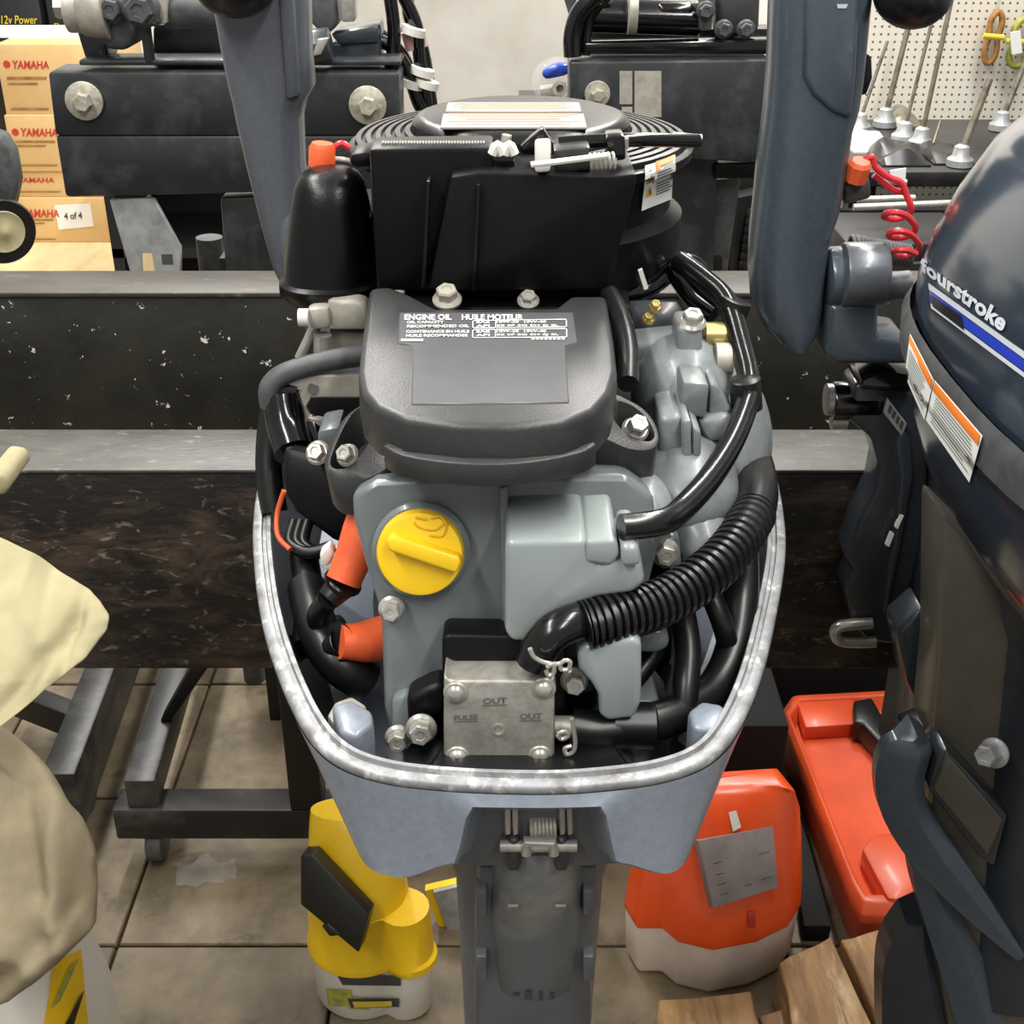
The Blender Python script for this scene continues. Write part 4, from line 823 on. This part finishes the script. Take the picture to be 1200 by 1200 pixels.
# ================================================================== far left: cartons, bins, wheel
pf = thing('plywood_platform', PY(80,305,3.8)+V((0, 0, -.25)), 'low pale plywood platform under the carton stack', 'platform')
B().box2((-3.0, 3.2, .225), (-1.1, 4.5, .25)).bevel(.002).out('deck', 'ply', pf)
for x in (-2.6, -1.25): B().box2((x, 3.3, .0), (x+.08, 4.4, .225)).out('runner', 'ply', pf)
Yb = 3.81
zs = [(232, 285, 8, 138, .30), (200, 230, 14, 76, .26), (135, 199, 10, 72, .26), (52, 134, 0, 66, .28)]
labs = ['lowest brown carton of the stack, with a white 4 of 4 sticker', 'thin brown carton second from the bottom of the stack', 'brown carton second from the top of the stack, red name print', 'topmost brown carton of the stack with a taped lid']
zb = .25
for k, (v0, v1, ua, ub, dp) in enumerate(zs):
    Yk = Yb+.01*(k % 2); zt = PY(40, v0, Yk).z; xa = PY(ua, (v0+v1)/2, Yk).x; xb = PY(ub, (v0+v1)/2, Yk).x
    if k: xb = max(xb, xa+.34)
    ob = thing('carton', ((xa+xb)/2, Yk+dp/2, zb), labs[k], 'box', 'brown cartons stacked on the plywood platform')
    bd = B().box2((xa, Yk, zb), (xb, Yk+dp, zt)).bevel(.003).out('carton_body', 'kraft', ob)
    B().box2((xa, Yk+dp/2-.02, zt), (xb, Yk+dp/2+.02, zt+.0008)).out('tape', 'paper', ob) if k == 3 else None
    hh = v1-v0
    vt = v0+hh*.2+1
    if k != 1:
        ux = ua+6+(4 if k == 0 else 0)
        B().lathe([(.0105, 0), (.0105, .001)], PY(ux+2, vt+6, Yk), (0, -1, 0), 18).out('emblem', 'lred', bd)
        decal('lettering', [(ux+8,vt+1),(ux+52,vt+2),(ux+52,vt+11),(ux+8,vt+11)], [bd], 'lred', bd, text='YAMAHA', bold=.03, lift=.002)
    else: decal('lettering', [(ua+6,v0+8),(ua+50,v0+8),(ua+50,v0+14),(ua+6,v0+14)], [bd], 'lred', bd, text='YAMAHA', bold=.02, lift=.002)
    decal('small_print', [(ua+8,v0+2),(ua+60,v0+2),(ua+60,v1-2),(ua+8,v1-2)], [bd], 'cordo', bd, rects=[(0,.5,.9,.54),(.02,.42,.7,.45),(.1,.04,.95,.07)] if k != 1 else [(0,.1,.95,.16)], lift=.002)
    if k == 0:
        q = [(64,240),(106,238),(110,265),(69,269)]
        sk = decal('white_sticker', q, [bd], 'paper', ob, lift=.002); decal('lettering', [(75,249),(96,248),(97,256),(76,257)], [bd], 'ink', bd, text='4 of 4', lift=.004, bold=.02)
    zb = zt
tag(B().box2((-1.56, 3.95, zb), (-1.27, 4.07, zb+.02)).lump(.006, 20).out('crumpled_paper', 'paper'), 'crumpled white paper lying on the topmost carton', 'paper')
for k, (ua, ub, tx, lb_, z0) in enumerate((( -40, 56, '12v Power\noutlet', 'black storage bin with yellow writing at the top left corner', 0), (57, 92, 'Bo\nst', 'black storage bin to the right of the lettered bin, behind the tilt bracket', 0))):
    xa = PY(ua, 30, 4.15).x; xb = PY(ub, 30, 4.15).x; zb_ = .25; zt = PY(0, -60, 4.15).z
    ob = thing('storage_bin', ((xa+xb)/2, 4.3, .25), lb_, 'bin', 'black bins behind the cartons')
    bd = B().box2((xa, 4.15, zb_), (xb-.015, 4.45, zt)).bevel(.008).out('bin_body', 'blackbin', ob)
    B().box2((xa-.005, 4.14, PY(0, 52, 4.15).z), (xb-.01, 4.16, PY(0, 48, 4.15).z)).out('bin_lip', 'trimgrey', ob)
    B().box2((xa-.005, 4.14, zt), (xb-.01, 4.46, zt+.02)).out('bin_lid', 'blackbin', ob)
    if k == 0:
        decal('handwriting', [(2,18),(44,18),(44,28),(2,28)], [bd], 'chalk', bd, text='12v Power', lift=.003, bold=.01); decal('handwriting', [(6,31),(36,31),(36,40),(6,40)], [bd], 'chalk', bd, text='outlet', lift=.003, bold=.01)
    else: decal('handwriting', [(64,27),(78,27),(78,34),(64,34)], [bd], 'chalk', bd, text='Bo', lift=.003)
wh = thing('hand_truck', PY(0,307,2.9), 'grey hand truck at the left edge with a cream hubbed wheel', 'trolley')
wz = PY(2,270,2.9); wh.location = (wz.x, wz.y, 0); ORG[wh.name] = V((wz.x, wz.y, 0))
R_ = .075; cz = wz.z
b = B(); b.lathe([(R_*.66, -.016), (R_*.95, -.018), (R_, -.01), (R_, .01), (R_*.95, .018), (R_*.66, .016)], (wz.x, wz.y, cz), (.6, -.8, 0), 36); b.out('tyre', 'rubber', wh)
b = B(); b.lathe([(R_*.66, .012), (R_*.62, .021), (R_*.5, .0175), (R_*.2, .021), (.006, .028)], (wz.x, wz.y, cz), (.6, -.8, 0), 30); b.out('wheel_hub', 'cream', wh)
B().cyl((wz.x-.1, wz.y+.06, cz), (wz.x+.02, wz.y, cz), .008).out('axle', 'steel', wh)
b = B(); b.px([(-30,150),(0,160),(12,180),(18,215),(12,245),(-30,230)], VP(2.95), .06); b.bevel(.006).out('truck_body', 'trimgrey', wh)
b = B(); b.box2((wz.x-.2, 2.94, 0), (wz.x-.16, 2.99, .9)); b.box2((wz.x-.2, 2.8, 0), (wz.x+.0, 2.99, .012)); b.bevel(.003).out('truck_frame', 'rackb', wh)
for k, v in enumerate((134, 139, 145, 152)):
    pass
# black shelf unit added to darken the gap behind the boards
sh = thing('darkening_shelf', (0, 3.6, 0), 'black shelf unit added to darken the gap behind the upper left mounting board', 'shelf')
xa, xb = -1.07, -.42
for x in (xa, xb): B().box2((x, 3.35, 0), (x+.03, 3.75, .62)).out('darkening_shelf_side', 'blackbin', sh)
for z in (.08, .34, .6): B().box2((xa, 3.35, z), (xb+.03, 3.75, z+.025)).out('darkening_shelf_board', 'blackbin', sh)
B().box2((xa, 3.73, 0), (xb+.03, 3.75, .62)).out('darkening_shelf_back', 'blackbin', sh)

# ================================================================== far right: pegboard, rods, work table
def xz(u, v, Y): return PY(u, v, Y)
pb0, pb1 = PY(985,320,3.0), PY(1330,-80,3.0)
tag(B().box2((pb0.x, 3.0, .3), (pb1.x+.3, 3.02, 1.35)).out('pegboard', 'peg'), 'white perforated pegboard behind the leaning metal rods', 'pegboard')
TZ = .78
tbt = thing('work_table', (1.0, 2.9, 0), 'dark cluttered work table at the right behind the tiller handle', 'table')
B().box2((.62, 2.45, TZ-.03), (1.75, 2.95, TZ)).bevel(.004).out('table_top', 'dark', tbt)
for x, y in ((.66, 2.5), (1.68, 2.5), (.66, 2.89), (1.68, 2.89)): B().box2((x, y, 0), (x+.05, y+.05, TZ-.03)).out('leg', 'rackb', tbt)
B().box2((.64, 2.5, .42), (1.72, 2.92, .44)).out('shelf', 'dark', tbt)
rods = [((1067,22),(1036,146),.010,'thick dark metal rod leaning at the left of the rod row'), ((1117,-10),(1078,170),.008,'long pale metal rod leaning in the middle of the rod row'), ((1096,10),(1058,163),.006,'thin rod just left of the long pale middle rod'), ((1040,48),(1006,152),.006,'thin pale rod leaning next to the tiller handle'), ((1160,92),(1124,192),.011,'thick brown metal rod leaning below the hanging cord hanks'), ((1215,40),(1172,150),.010,'metal rod at the right edge under the green cord'), ((1102,142),(1092,178),.004,'short stub rod standing right of the middle rod base')]
for k, (a, c, r, lb_) in enumerate(rods):
    ob = thing('metal_rod', PZ(c[0], c[1], TZ+.0), lb_, 'rod', 'metal rods standing on the work table')
    p = PZ(c[0], c[1]+2, TZ+.002); q = PY(a[0], a[1], min(p.y+.02, 2.93)); B().cyl(p+V((0, 0, .02)), q, r*.62, seg=12).out('shaft', 'rodm', ob)
    B().lathe([(.025, 0), (.025, .012), (.016, .02), (.014, .036), (.008, .04)] if r > .005 else [(.009, 0), (.009, .012), (.005, .016)], p, (0, 0, 1), 20).out('base', 'galv', ob)
def hank(u, v, w_, h_, mat, seed, lb_, name='cord_hank'):
    ob = thing(name, PY(u, v+h_, 2.95), lb_, 'cord'); rr = random.Random(seed)
    for k in range(5):
        pts = []
        for j in range(16):
            a = 2*math.pi*j/16; pts.append(PY(u+math.cos(a)*w_*(.5+.5*abs(math.sin(a)))*rr.uniform(.85, 1.1)+math.sin(a)*-h_*.2, v+math.sin(a)*h_*rr.uniform(.95, 1.02), 2.965-.012*k))
        B().tube(pts, .0058, 8, 3, closed=True).out('cord_loop', mat if k % 2 == 0 else ('cordo' if mat == 'cordo' else 'cordg'), ob)
    B().tube([PY(u-w_*1.1, v-2, 2.895), PY(u+w_*1.1, v, 2.895)], .006, 8, 1).out('tie', 'chalk', ob)
    B().tube([PY(u+4, v-h_, 2.95), PY(u+8, v-h_-16, 2.99)], .003, 6, 1).out('hook', 'steel', ob)
hank(1164, 44, 11, 30, 'cordo', 1, 'tan orange cord hank hanging on the pegboard'); hank(1196, 50, 16, 28, 'cordg', 2, 'yellow green cord hank hanging at the right edge of the pegboard')
tag(B().px([(1184,38),(1196,36),(1198,62),(1186,64)], VP(2.88), .004).out('paper_tag', 'paper'), 'white tag hanging in front of the green cord hank', 'tag')
def litter(name, pts, Y, dp, mat, lb_, cat, bev=.004, lump=0):
    b_ = B(); b_.px(pts, VP(Y), dp); b_.bevel(bev)
    if lump: b_.lump(lump, 15)
    return tag(b_.out(name, mat), lb_, cat)
zt = PZ
def crumple(name, u0, v0, u1, v1, hgt, mat, lb_, cat, seed):
    a = PZ(u0, v1, TZ); c = PZ(u1, v0, TZ); b_ = B(); nx, ny = 14, 8; L = []
    for j in range(ny):
        row = []
        for i in range(nx):
            s_, t_ = i/(nx-1), j/(ny-1); e = math.sin(math.pi*s_)*math.sin(math.pi*t_); x = a.x+(c.x-a.x)*s_; y = a.y+(c.y-a.y)*t_
            row.append(V((x, y, TZ+.004+hgt*e**.5*(.55+.6*noise.noise(V((x*18, y*18, seed)))))))
        L.append(row)
    b_.loft(L, False, False, closed=False); r = bmesh.ops.extrude_face_region(b_.bm, geom=b_.bm.faces[:]); 
    for g in r['geom']:
        if isinstance(g, bmesh.types.BMVert): g.co.z = TZ
    return tag(b_.out(name, mat, ang=20), lb_, cat)
crumple('plastic_bag', 1000, 160, 1030, 180, .05, 'bagw', 'white plastic bag on the table next to the tiller handle', 'bag', 1)
crumple('black_bag', 1034, 176, 1066, 196, .06, 'dark', 'black crumpled bag on the work table under the rods', 'bag', 2)
crumple('black_bag', 1094, 172, 1112, 194, .04, 'dark', 'black crumpled bag right of the middle rods on the table', 'bag', 3)
crumple('metal_bracket', 1046, 138, 1064, 150, .05, 'rodm', 'small brown metal bracket on the table behind the rods', 'bracket', 5)
tray2 = thing('tool_tray', (1.0, 2.3, 0), 'dark tool tray cart in front of the table with silver bars', 'cart')
ct = PY(1000,262,2.15)
B().box2((.55, 2.05, ct.z-.12), (1.2, 2.4, ct.z-.10)).bevel(.003).out('tray_base', 'dark', tray2)
for y in (2.05, 2.39): B().box2((.55, y, ct.z-.12), (1.2, y+.015, ct.z-.04)).out('tray_wall', 'dark', tray2)
for x in (.56, 1.16):
    for y in (2.07, 2.36): B().box2((x, y, 0), (x+.03, y+.03, ct.z-.12)).out('leg', 'rackb', tray2)
for u, v, u2, v2, Y in ((1000,243,1120,238,2.16), (1005,234,1072,232,2.22), (1030,212,1062,214,2.3)):
    B().cyl(PY(u, v, Y), PY(u2, v2, Y), .006, seg=10).out('silver_bar', 'steel', tray2)
B().box2((.56, 2.1, ct.z-.1), (.78, 2.3, ct.z-.02)).bevel(.004).out('tool_box', 'blackbin', tray2); B().box2((.8, 2.1, ct.z-.1), (1.1, 2.34, ct.z+.0)).bevel(.006).out('tool_box', 'blackbin', tray2)
tag(B().px([(1043,200),(1062,197),(1061,214),(1045,216)], VP(2.4), .003).out('price_card', 'paper'), 'white card leaning beside the red coiled lanyard', 'card')
# white sheet hanging in the middle of the back wall, and the small parts bag
b = B(); L = []
for j in range(18):
    row = []
    for i in range(26):
        x = -.72+1.5*i/25; z = .0+1.3*j/17; row.append(V((x, 4.55+.02*noise.noise(V((x*4, 0, z*3)))+.012*noise.noise(V((x*11, 4, z*9))), z)))
    L.append(row)
b.loft(L, False, False, closed=False); bmesh.ops.solidify(b.bm, geom=b.bm.faces[:], thickness=.002)
tag(b.out('wall_sheet', 'wall', ang=60), 'crinkled white plastic sheet hanging on the back wall in the middle', 'sheet')
pbz = PY(640,118,1.95)
pbag = thing('parts_bag', pbz, 'clear bag of small parts with a blue corner at the upper right board edge', 'bag')
b = B(); b.px([(622,92),(632,80),(650,72),(668,74),(668,116),(626,116)], VP(1.93), .05); b.bevel(.012, 3).lump(.004, 40).out('film', 'clear', pbag)
b = B(); b.px([(634,86),(652,74),(667,76),(667,88),(640,94)], VP(1.92), .03); b.bevel(.006, 2).lump(.003, 40).out('blue_corner', 'blue', pbag)
B().lathe([(.012, 0), (.012, .008), (.006, .008), (.006, 0)], PY(656,104,1.92), (0, -1, .2), 6).out('nut', 'alub', pbag); b = B(); b.px([(632,104),(650,102),(652,115),(634,116)], VP(1.94), .03); b.bevel(.004).out('fitting', 'alub', pbag)
B().box2((pbz.x-.04, 1.93, 0), (pbz.x+.04, 2.02, pbz.z+.003)).out('support_post', 'rackb', pbag)

# ================================================================== left foreground sacks
def sack(name, rows, Yc, dep, xl, mat, lb_, cat, seed, amp=.012, lean=0, folds=()):
    b_ = B(); L = []; v0, v1 = rows[0][0], rows[-1][0]; n = 70
    for i in range(n+1):
        v = v0+(v1-v0)*i/n
        for (va, ua), (vb, ub) in zip(rows, rows[1:]):
            if va <= v <= vb: ur = ua+(ub-ua)*(v-va)/(vb-va)
        Yk = Yc+lean*(.5-i/n); p = PY(ur, v, Yk); hw = max(.004, (p.x-xl)/2); cx_ = (p.x+xl)/2; dd = dep*min(1, .12+min(i, n-i)/n*3)
        row = []
        for k in range(110):
            a = 2*math.pi*k/110; c, s_ = math.cos(a), math.sin(a)
            row.append(V((cx_+hw*math.copysign(abs(c)**.6, c), Yk+dd*math.copysign(abs(s_)**1.1, s_), p.z)))
        L.append(row)
    b_.loft(L[::-1])
    fw_ = [(PY(*f0, Yc), PY(*f1, Yc), d_, w_) for f0, f1, d_, w_ in folds]
    for v in b_.bm.verts:
        for p, q, d_, w_ in fw_:
            e = V((q.x-p.x, 0, q.z-p.z)); g = V((v.co.x-p.x, 0, v.co.z-p.z)); t = max(0, min(1, g.dot(e)/e.dot(e))); ds = (g-e*t).length
            if v.co.y < Yc+.1: v.co += V((0, -.8, .5))*d_*math.exp(-(ds/w_)**2)
        q = v.co+V((seed, seed*2, 0)); f = 0
        for sc, am in ((7, 1.0), (16, .55), (38, .22)):
            d = V((q.x*sc+.6*q.z*sc, q.y*sc, q.z*sc*.8-q.x*sc*.5)); f += am*(abs(noise.noise(d+V((noise.noise(d*.7), 0, 0))))-.25)
        v.co += V((.35, -1, .35)).normalized()*(-amp*f*(1 if v.co.y < Yc+.03 else .3))
    return tag(b_.out(name, mat, ang=75), lb_, cat)
sack('canvas_sack', [(618,-30),(634,8),(652,42),(668,66),(690,97),(706,117),(722,128),(738,125),(752,114),(768,102),(790,74),(815,46),(838,16),(850,0)], .82, .022, -.52, 'cream', 'cream canvas sack with a pointed corner lying on the beige sack', 'sack', 3, .014, .16, [((-10,800),(90,728),-.010,.006),((20,830),(105,765),.006,.008),((20,660),(85,770),.006,.009),((-10,700),(60,690),-.005,.007),((84,700),(92,760),-.005,.004)])
sack('paper_sack', [(846,-5),(862,12),(885,32),(910,56),(940,80),(965,98),(1000,111),(1040,114),(1080,112),(1100,95),(1120,75),(1145,45),(1172,10),(1185,-20)], .84, .035, -.52, 'sack', 'beige crumpled paper sack below the cream canvas sack', 'sack', 8, .012, .12, [((60,930),(85,1040),.014,.012),((85,1040),(108,1090),.010,.010),((-10,900),(60,1010),-.010,.010),((0,1110),(90,1030),-.012,.010),((-10,1020),(60,1080),.012,.012)])
tag(B().px([(-20,556),(2,560),(8,575),(0,584),(-20,584)], VP(.86), .06).bevel(.008, 3).lump(.004, 30).out('rag', 'cream'), 'small scrap of cream cloth at the left edge above the canvas sack', 'cloth')
ys = thing('product_sack', (-.60, .98, 0), 'white plastic sack with yellow and green stripes at the bottom left corner', 'sack')
b = B(); L = []
for z, hw, d_ in ((0, .15, .1), (.03, .16, .11), (.2, .155, .11), (.33, .14, .09), (.42, .11, .06)):
    L.append([V((-.605+hw*math.copysign(abs(math.cos(a))**.6, math.cos(a)), .98+d_*math.copysign(abs(math.sin(a))**.6, math.sin(a)), z)) for a in [2*math.pi*k/32 for k in range(32)]])
b.loft(L); bag = b.out('sack_body', 'bagw', ys, 60)
decal('stripe', [(60,1128),(92,1112),(100,1200),(50,1200)], [bag], 'yellow', ys, lift=.003)
decal('stripe', [(76,1134),(88,1122),(66,1172),(56,1180)], [bag], 'cordg', ys, lift=.005); decal('stripe', [(88,1168),(94,1160),(82,1200),(72,1200)], [bag], 'dark', ys, lift=.005)

# ================================================================== floor things below the motor
def lobes(cx_, cy, rm_, sx, sy, rs, n=72, sxm=1, sym=1):
    pts = []
    for k in range(n):
        a = 2*math.pi*k/n; d = V((math.cos(a), math.sin(a))); r = 1/math.sqrt((d.x/(rm_*sxm))**2+(d.y/(rm_*sym))**2)
        pb_ = d.dot(V((sx, sy))); disc = pb_*pb_-(sx*sx+sy*sy-rs*rs)
        if disc > 0: r = max(r, pb_+math.sqrt(disc))
        pts.append(V((cx_+d.x*r, cy+d.y*r, 0)))
    return pts
yc = thing('yellow_canister', (-.175, 1.22, 0), 'yellow and white canister with a black panel on the floor left of the motor leg', 'canister')
o0 = lobes(-.195, 1.203, .066, .062, -.03, .034, sym=.95)
def lv_(o, z, s_=1, sh=(0, 0), c=(-.195, 1.203)): return [V((c[0]+(p.x-c[0])*s_+sh[0], c[1]+(p.y-c[1])*s_+sh[1], z)) for p in o]
b = B(); b.loft([lv_(o0, .001, .90), lv_(o0, .006, .95), lv_(o0, .085, .98)]); wb = b.out('white_base', 'milky', yc, 50)
b = B(); b.loft([lv_(o0, .084, 1.0), lv_(o0, .086, 1.045), lv_(o0, .096, 1.045), lv_(o0, .10, 1.0), lv_(o0, .16, .97), lv_(o0, .17, .96)])
yb = b.out('yellow_body', 'yellow', yc, 40)
mlo = [V((-.195+.064*math.cos(a)*1, 1.203+.06*math.sin(a), 0)) for a in [2*math.pi*k/48 for k in range(48)]]
b = B(); L = []
for z, f in ((.165, 0), (.20, .12), (.235, .34), (.262, .5), (.275, .62)):
    L.append([V((p.x*(1-f*.3)+(-.215)*f*.3, p.y+(1.253-p.y)*f, z)) for p in mlo])
b.loft(L); yh = b.out('yellow_hood', 'yellow', yc, 40)
q = [(352,1003),(366,1002),(432,1072),(420,1117),(352,1060)]
b = B(); pf_ = [PP(u, v, TP(390, 1060, 1.128, 25, -20)) for u, v in q]; b.prism(pf_, V((.004, .03, -.012))); b.px([(376,1085),(384,1082),(400,1096),(386,1098)], TP(390, 1060, 1.127, 25, -20), .012); b.bevel(.002); b.out('black_panel', 'blackp', yc)
decal('printed_label', [(375,1132),(472,1140),(474,1186),(382,1182)], [wb], 'cordg', yc, rects=[(.05,.1,.35,.5),(.3,.05,.55,.35)], lift=.002); decal('printed_label', [(395,1140),(470,1142),(470,1154),(402,1153)], [wb], 'ink', yc, lift=.002)
decal('printed_label', [(408,1168),(468,1168),(468,1178),(412,1179)], [wb], 'ink', yc, lift=.003); decal('printed_label', [(414,1170),(462,1170),(462,1176),(416,1177)], [wb], 'chalk', yc, lift=.005)
oc = thing('orange_canister', (.2, 1.28, 0), 'orange and milky white canister with a grey panel right of the motor leg', 'canister')
xq = lambda u, v: PZ(u, v, 0)
base = [PZ(u, v, 0) for u, v in ((730,1118),(744,1142),(772,1142),(790,1158),(830,1168),(880,1158),(915,1140),(928,1118),(930,1085),(905,1050),(770,1060),(735,1085))]
cxo = sum(base, V())/len(base)
def ol(z, s_=1, back=0): return [V((cxo.x+(p.x-cxo.x)*s_, cxo.y+(p.y-cxo.y)*s_+max(0, (cxo.y+.05-p.y))*back, z)) for p in base]
b = B(); b.loft([ol(0.001, .93), ol(.01, .97), ol(.085, 1.0)]); b.bevel(.004, 2, 40); b.out('white_base', 'milky2', oc)
b = B(); b.loft([ol(.083, 1.0), ol(.09, 1.02), ol(.10, 1.01), ol(.13, .98, .02), ol(.17, .94, .22), ol(.22, .88, .5), ol(.25, .80, .72), ol(.258, .7, .8)]); b.bevel(.004, 2, 40); ob_ = b.out('orange_body', 'orange2', oc)
q = [(818,985),(906,968),(912,1040),(836,1064)]
q0 = on_surface(*q[0], [ob_], .016); q1 = on_surface(*q[2], [ob_], .016); q2 = on_surface(*q[3], [ob_], .016); nn_ = (q1-q0).cross(q2-q0).normalized(); nn_ = -nn_ if nn_.dot(CAM-q0) < 0 else nn_
gpn = B().px(q, (q0, nn_), .02).bevel(.001).out('grey_panel', 'panel', oc)
decal('gauge_mark', q, [gpn], 'ink', oc, lift=.0035, rects=[(.12,.62,.24,.635),(.12,.45,.24,.465),(.12,.3,.24,.315),(.12,.15,.24,.165),(.74,.6,.9,.615),(.74,.2,.9,.215),(.5,.18,.6,.195)], n=4)
decal('white_tab', [(853,952),(862,950),(868,970),(858,974)], [ob_], 'milky', oc, lift=.004); decal('emblem', [(876,1068),(884,1068),(884,1086),(876,1086)], [ob_], 'lred', oc, lift=.003)
cs = thing('orange_case', (.55, 1.5, 0), 'orange plastic case with a black handle lying behind the wooden blocks', 'case')
zc = .10
cp_ = [PZ(u, v, zc) for u, v in ((918,832),(932,812),(1045,806),(1062,812),(1140,960),(1130,985),(1068,1062),(1012,1060),(1000,1040))]
cc = sum(cp_, V())/len(cp_)
def cl(z, s_): return [V((cc.x+(p.x-cc.x)*s_, cc.y+(p.y-cc.y)*s_, z)) for p in cp_]
b = B(); b.loft([cl(.0, .93), cl(.07, .98), cl(.072, 1.03), cl(.088, 1.03), cl(.10, .97), cl(.10, .92), cl(.076, .87)]); b.bevel(.003, 2, 35).out('case_body', 'orange3', cs)
b = B(); b.px([(934,822),(1000,818),(1004,848),(944,852)], HP(.102), .027); b.bevel(.004, 2).out('lid_step', 'orange3', cs)
b = B(); b.px([(1010,994),(1022,978),(1056,973),(1112,1000),(1066,1056),(1040,1052)], HP(.106), .031); b.bevel(.005, 2).out('lid_step', 'orange3', cs)
b = B(); b.px([(1000,820),(1022,816),(1052,868),(1040,880),(1010,846),(1001,846)], HP(.118), .04); b.bevel(.008, 3); b.out('handle', 'rubber', cs)
wood = []
for k, (pts, h_, lb_) in enumerate((([(912,1128),(975,1098),(1040,1240),(950,1280)], .07, 'split pale wooden block nearest the orange canister, standing slanted'), ([(986,1098),(1040,1085),(1104,1240),(1056,1250)], .075, 'split wooden block right beside the slate motor fairing'), ([(772,1172),(880,1162),(905,1260),(775,1270)], .04, 'flat brown wooden block in front of the orange canister'), ([(893,1190),(922,1180),(935,1250),(900,1250)], .035, 'small round ended wood piece between the larger blocks'))):
    b = B(); b.px(pts, HP(h_), h_); bmesh.ops.subdivide_edges(b.bm, edges=b.bm.edges[:], cuts=3, use_grid_fill=True); b.lump(.006, 25, k); b.bevel(.002, 1, 50)
    for v in b.bm.verts: v.co.z = max(v.co.z, .0005)
    tag(b.out('wood_block', 'wood', ang=35), lb_, 'wood', 'wooden blocks on the floor by the motors')
# leaning board behind the leg and clear film scrap
lb_ = thing('leaning_card', (-.03, 1.31, 0), 'pale card with a yellow orange edge leaning behind the motor leg', 'card')
b = B(); b.px([(508,1046),(686,1004),(692,1062),(640,1210),(564,1210),(562,1190)], VP(1.30), .006); b.out('card', 'galv', lb_)
b = B(); b.px([(498,1044),(690,1000),(699,1020),(696,1066),(640,1215),(552,1215),(556,1194)], VP(1.3065), .012); b.out('orange_edge', 'yellow', lb_)
b = B(); L = []
for j in range(7):
    row = []
    for i in range(12):
        s_, t_ = i/11, j/6; p = PZ(206+70*s_, 1040-24*t_-6*s_, .0); p.x += .012*noise.noise(V((p.y*60, 3, 0))); p.y += .012*noise.noise(V((p.x*60, 9, 0))); p.z = .003+.022*math.sin(math.pi*s_)*math.sin(math.pi*t_)*(1+1.6*noise.noise(p*55)); row.append(p)
    L.append(row)
b.loft(L, False, False, closed=False); tag(b.out('plastic_wrapper', 'clear', ang=25), 'clear crumpled plastic wrapper on the tiled floor near the castor', 'wrapper')

tag(B().box2((.42, 1.80, 0), (.95, 2.03, .30)).bevel(.006).out('shade_filler', 'matt'), 'black crate added to darken the shade under the stand behind the orange case', 'filler')  # added matt black box, stands in for deep shade under the stand
tag(B().box2((.285, 1.50, 0), (.405, 1.76, .20)).bevel(.006).out('shade_filler', 'matt'), 'narrow black crate added to darken the shade left of the far end of the orange case', 'filler')  # second added box, turns the shaded floor here black
tag(B().px([(915,915),(926,905),(975,1085),(942,1085)], HP(.03), .03).bevel(.004).out('shade_slab', 'matt'), 'narrow black pouch added to darken the floor between the orange canister and the orange case', 'slab')  # thin black piece added to darken the shaded gap on the floor
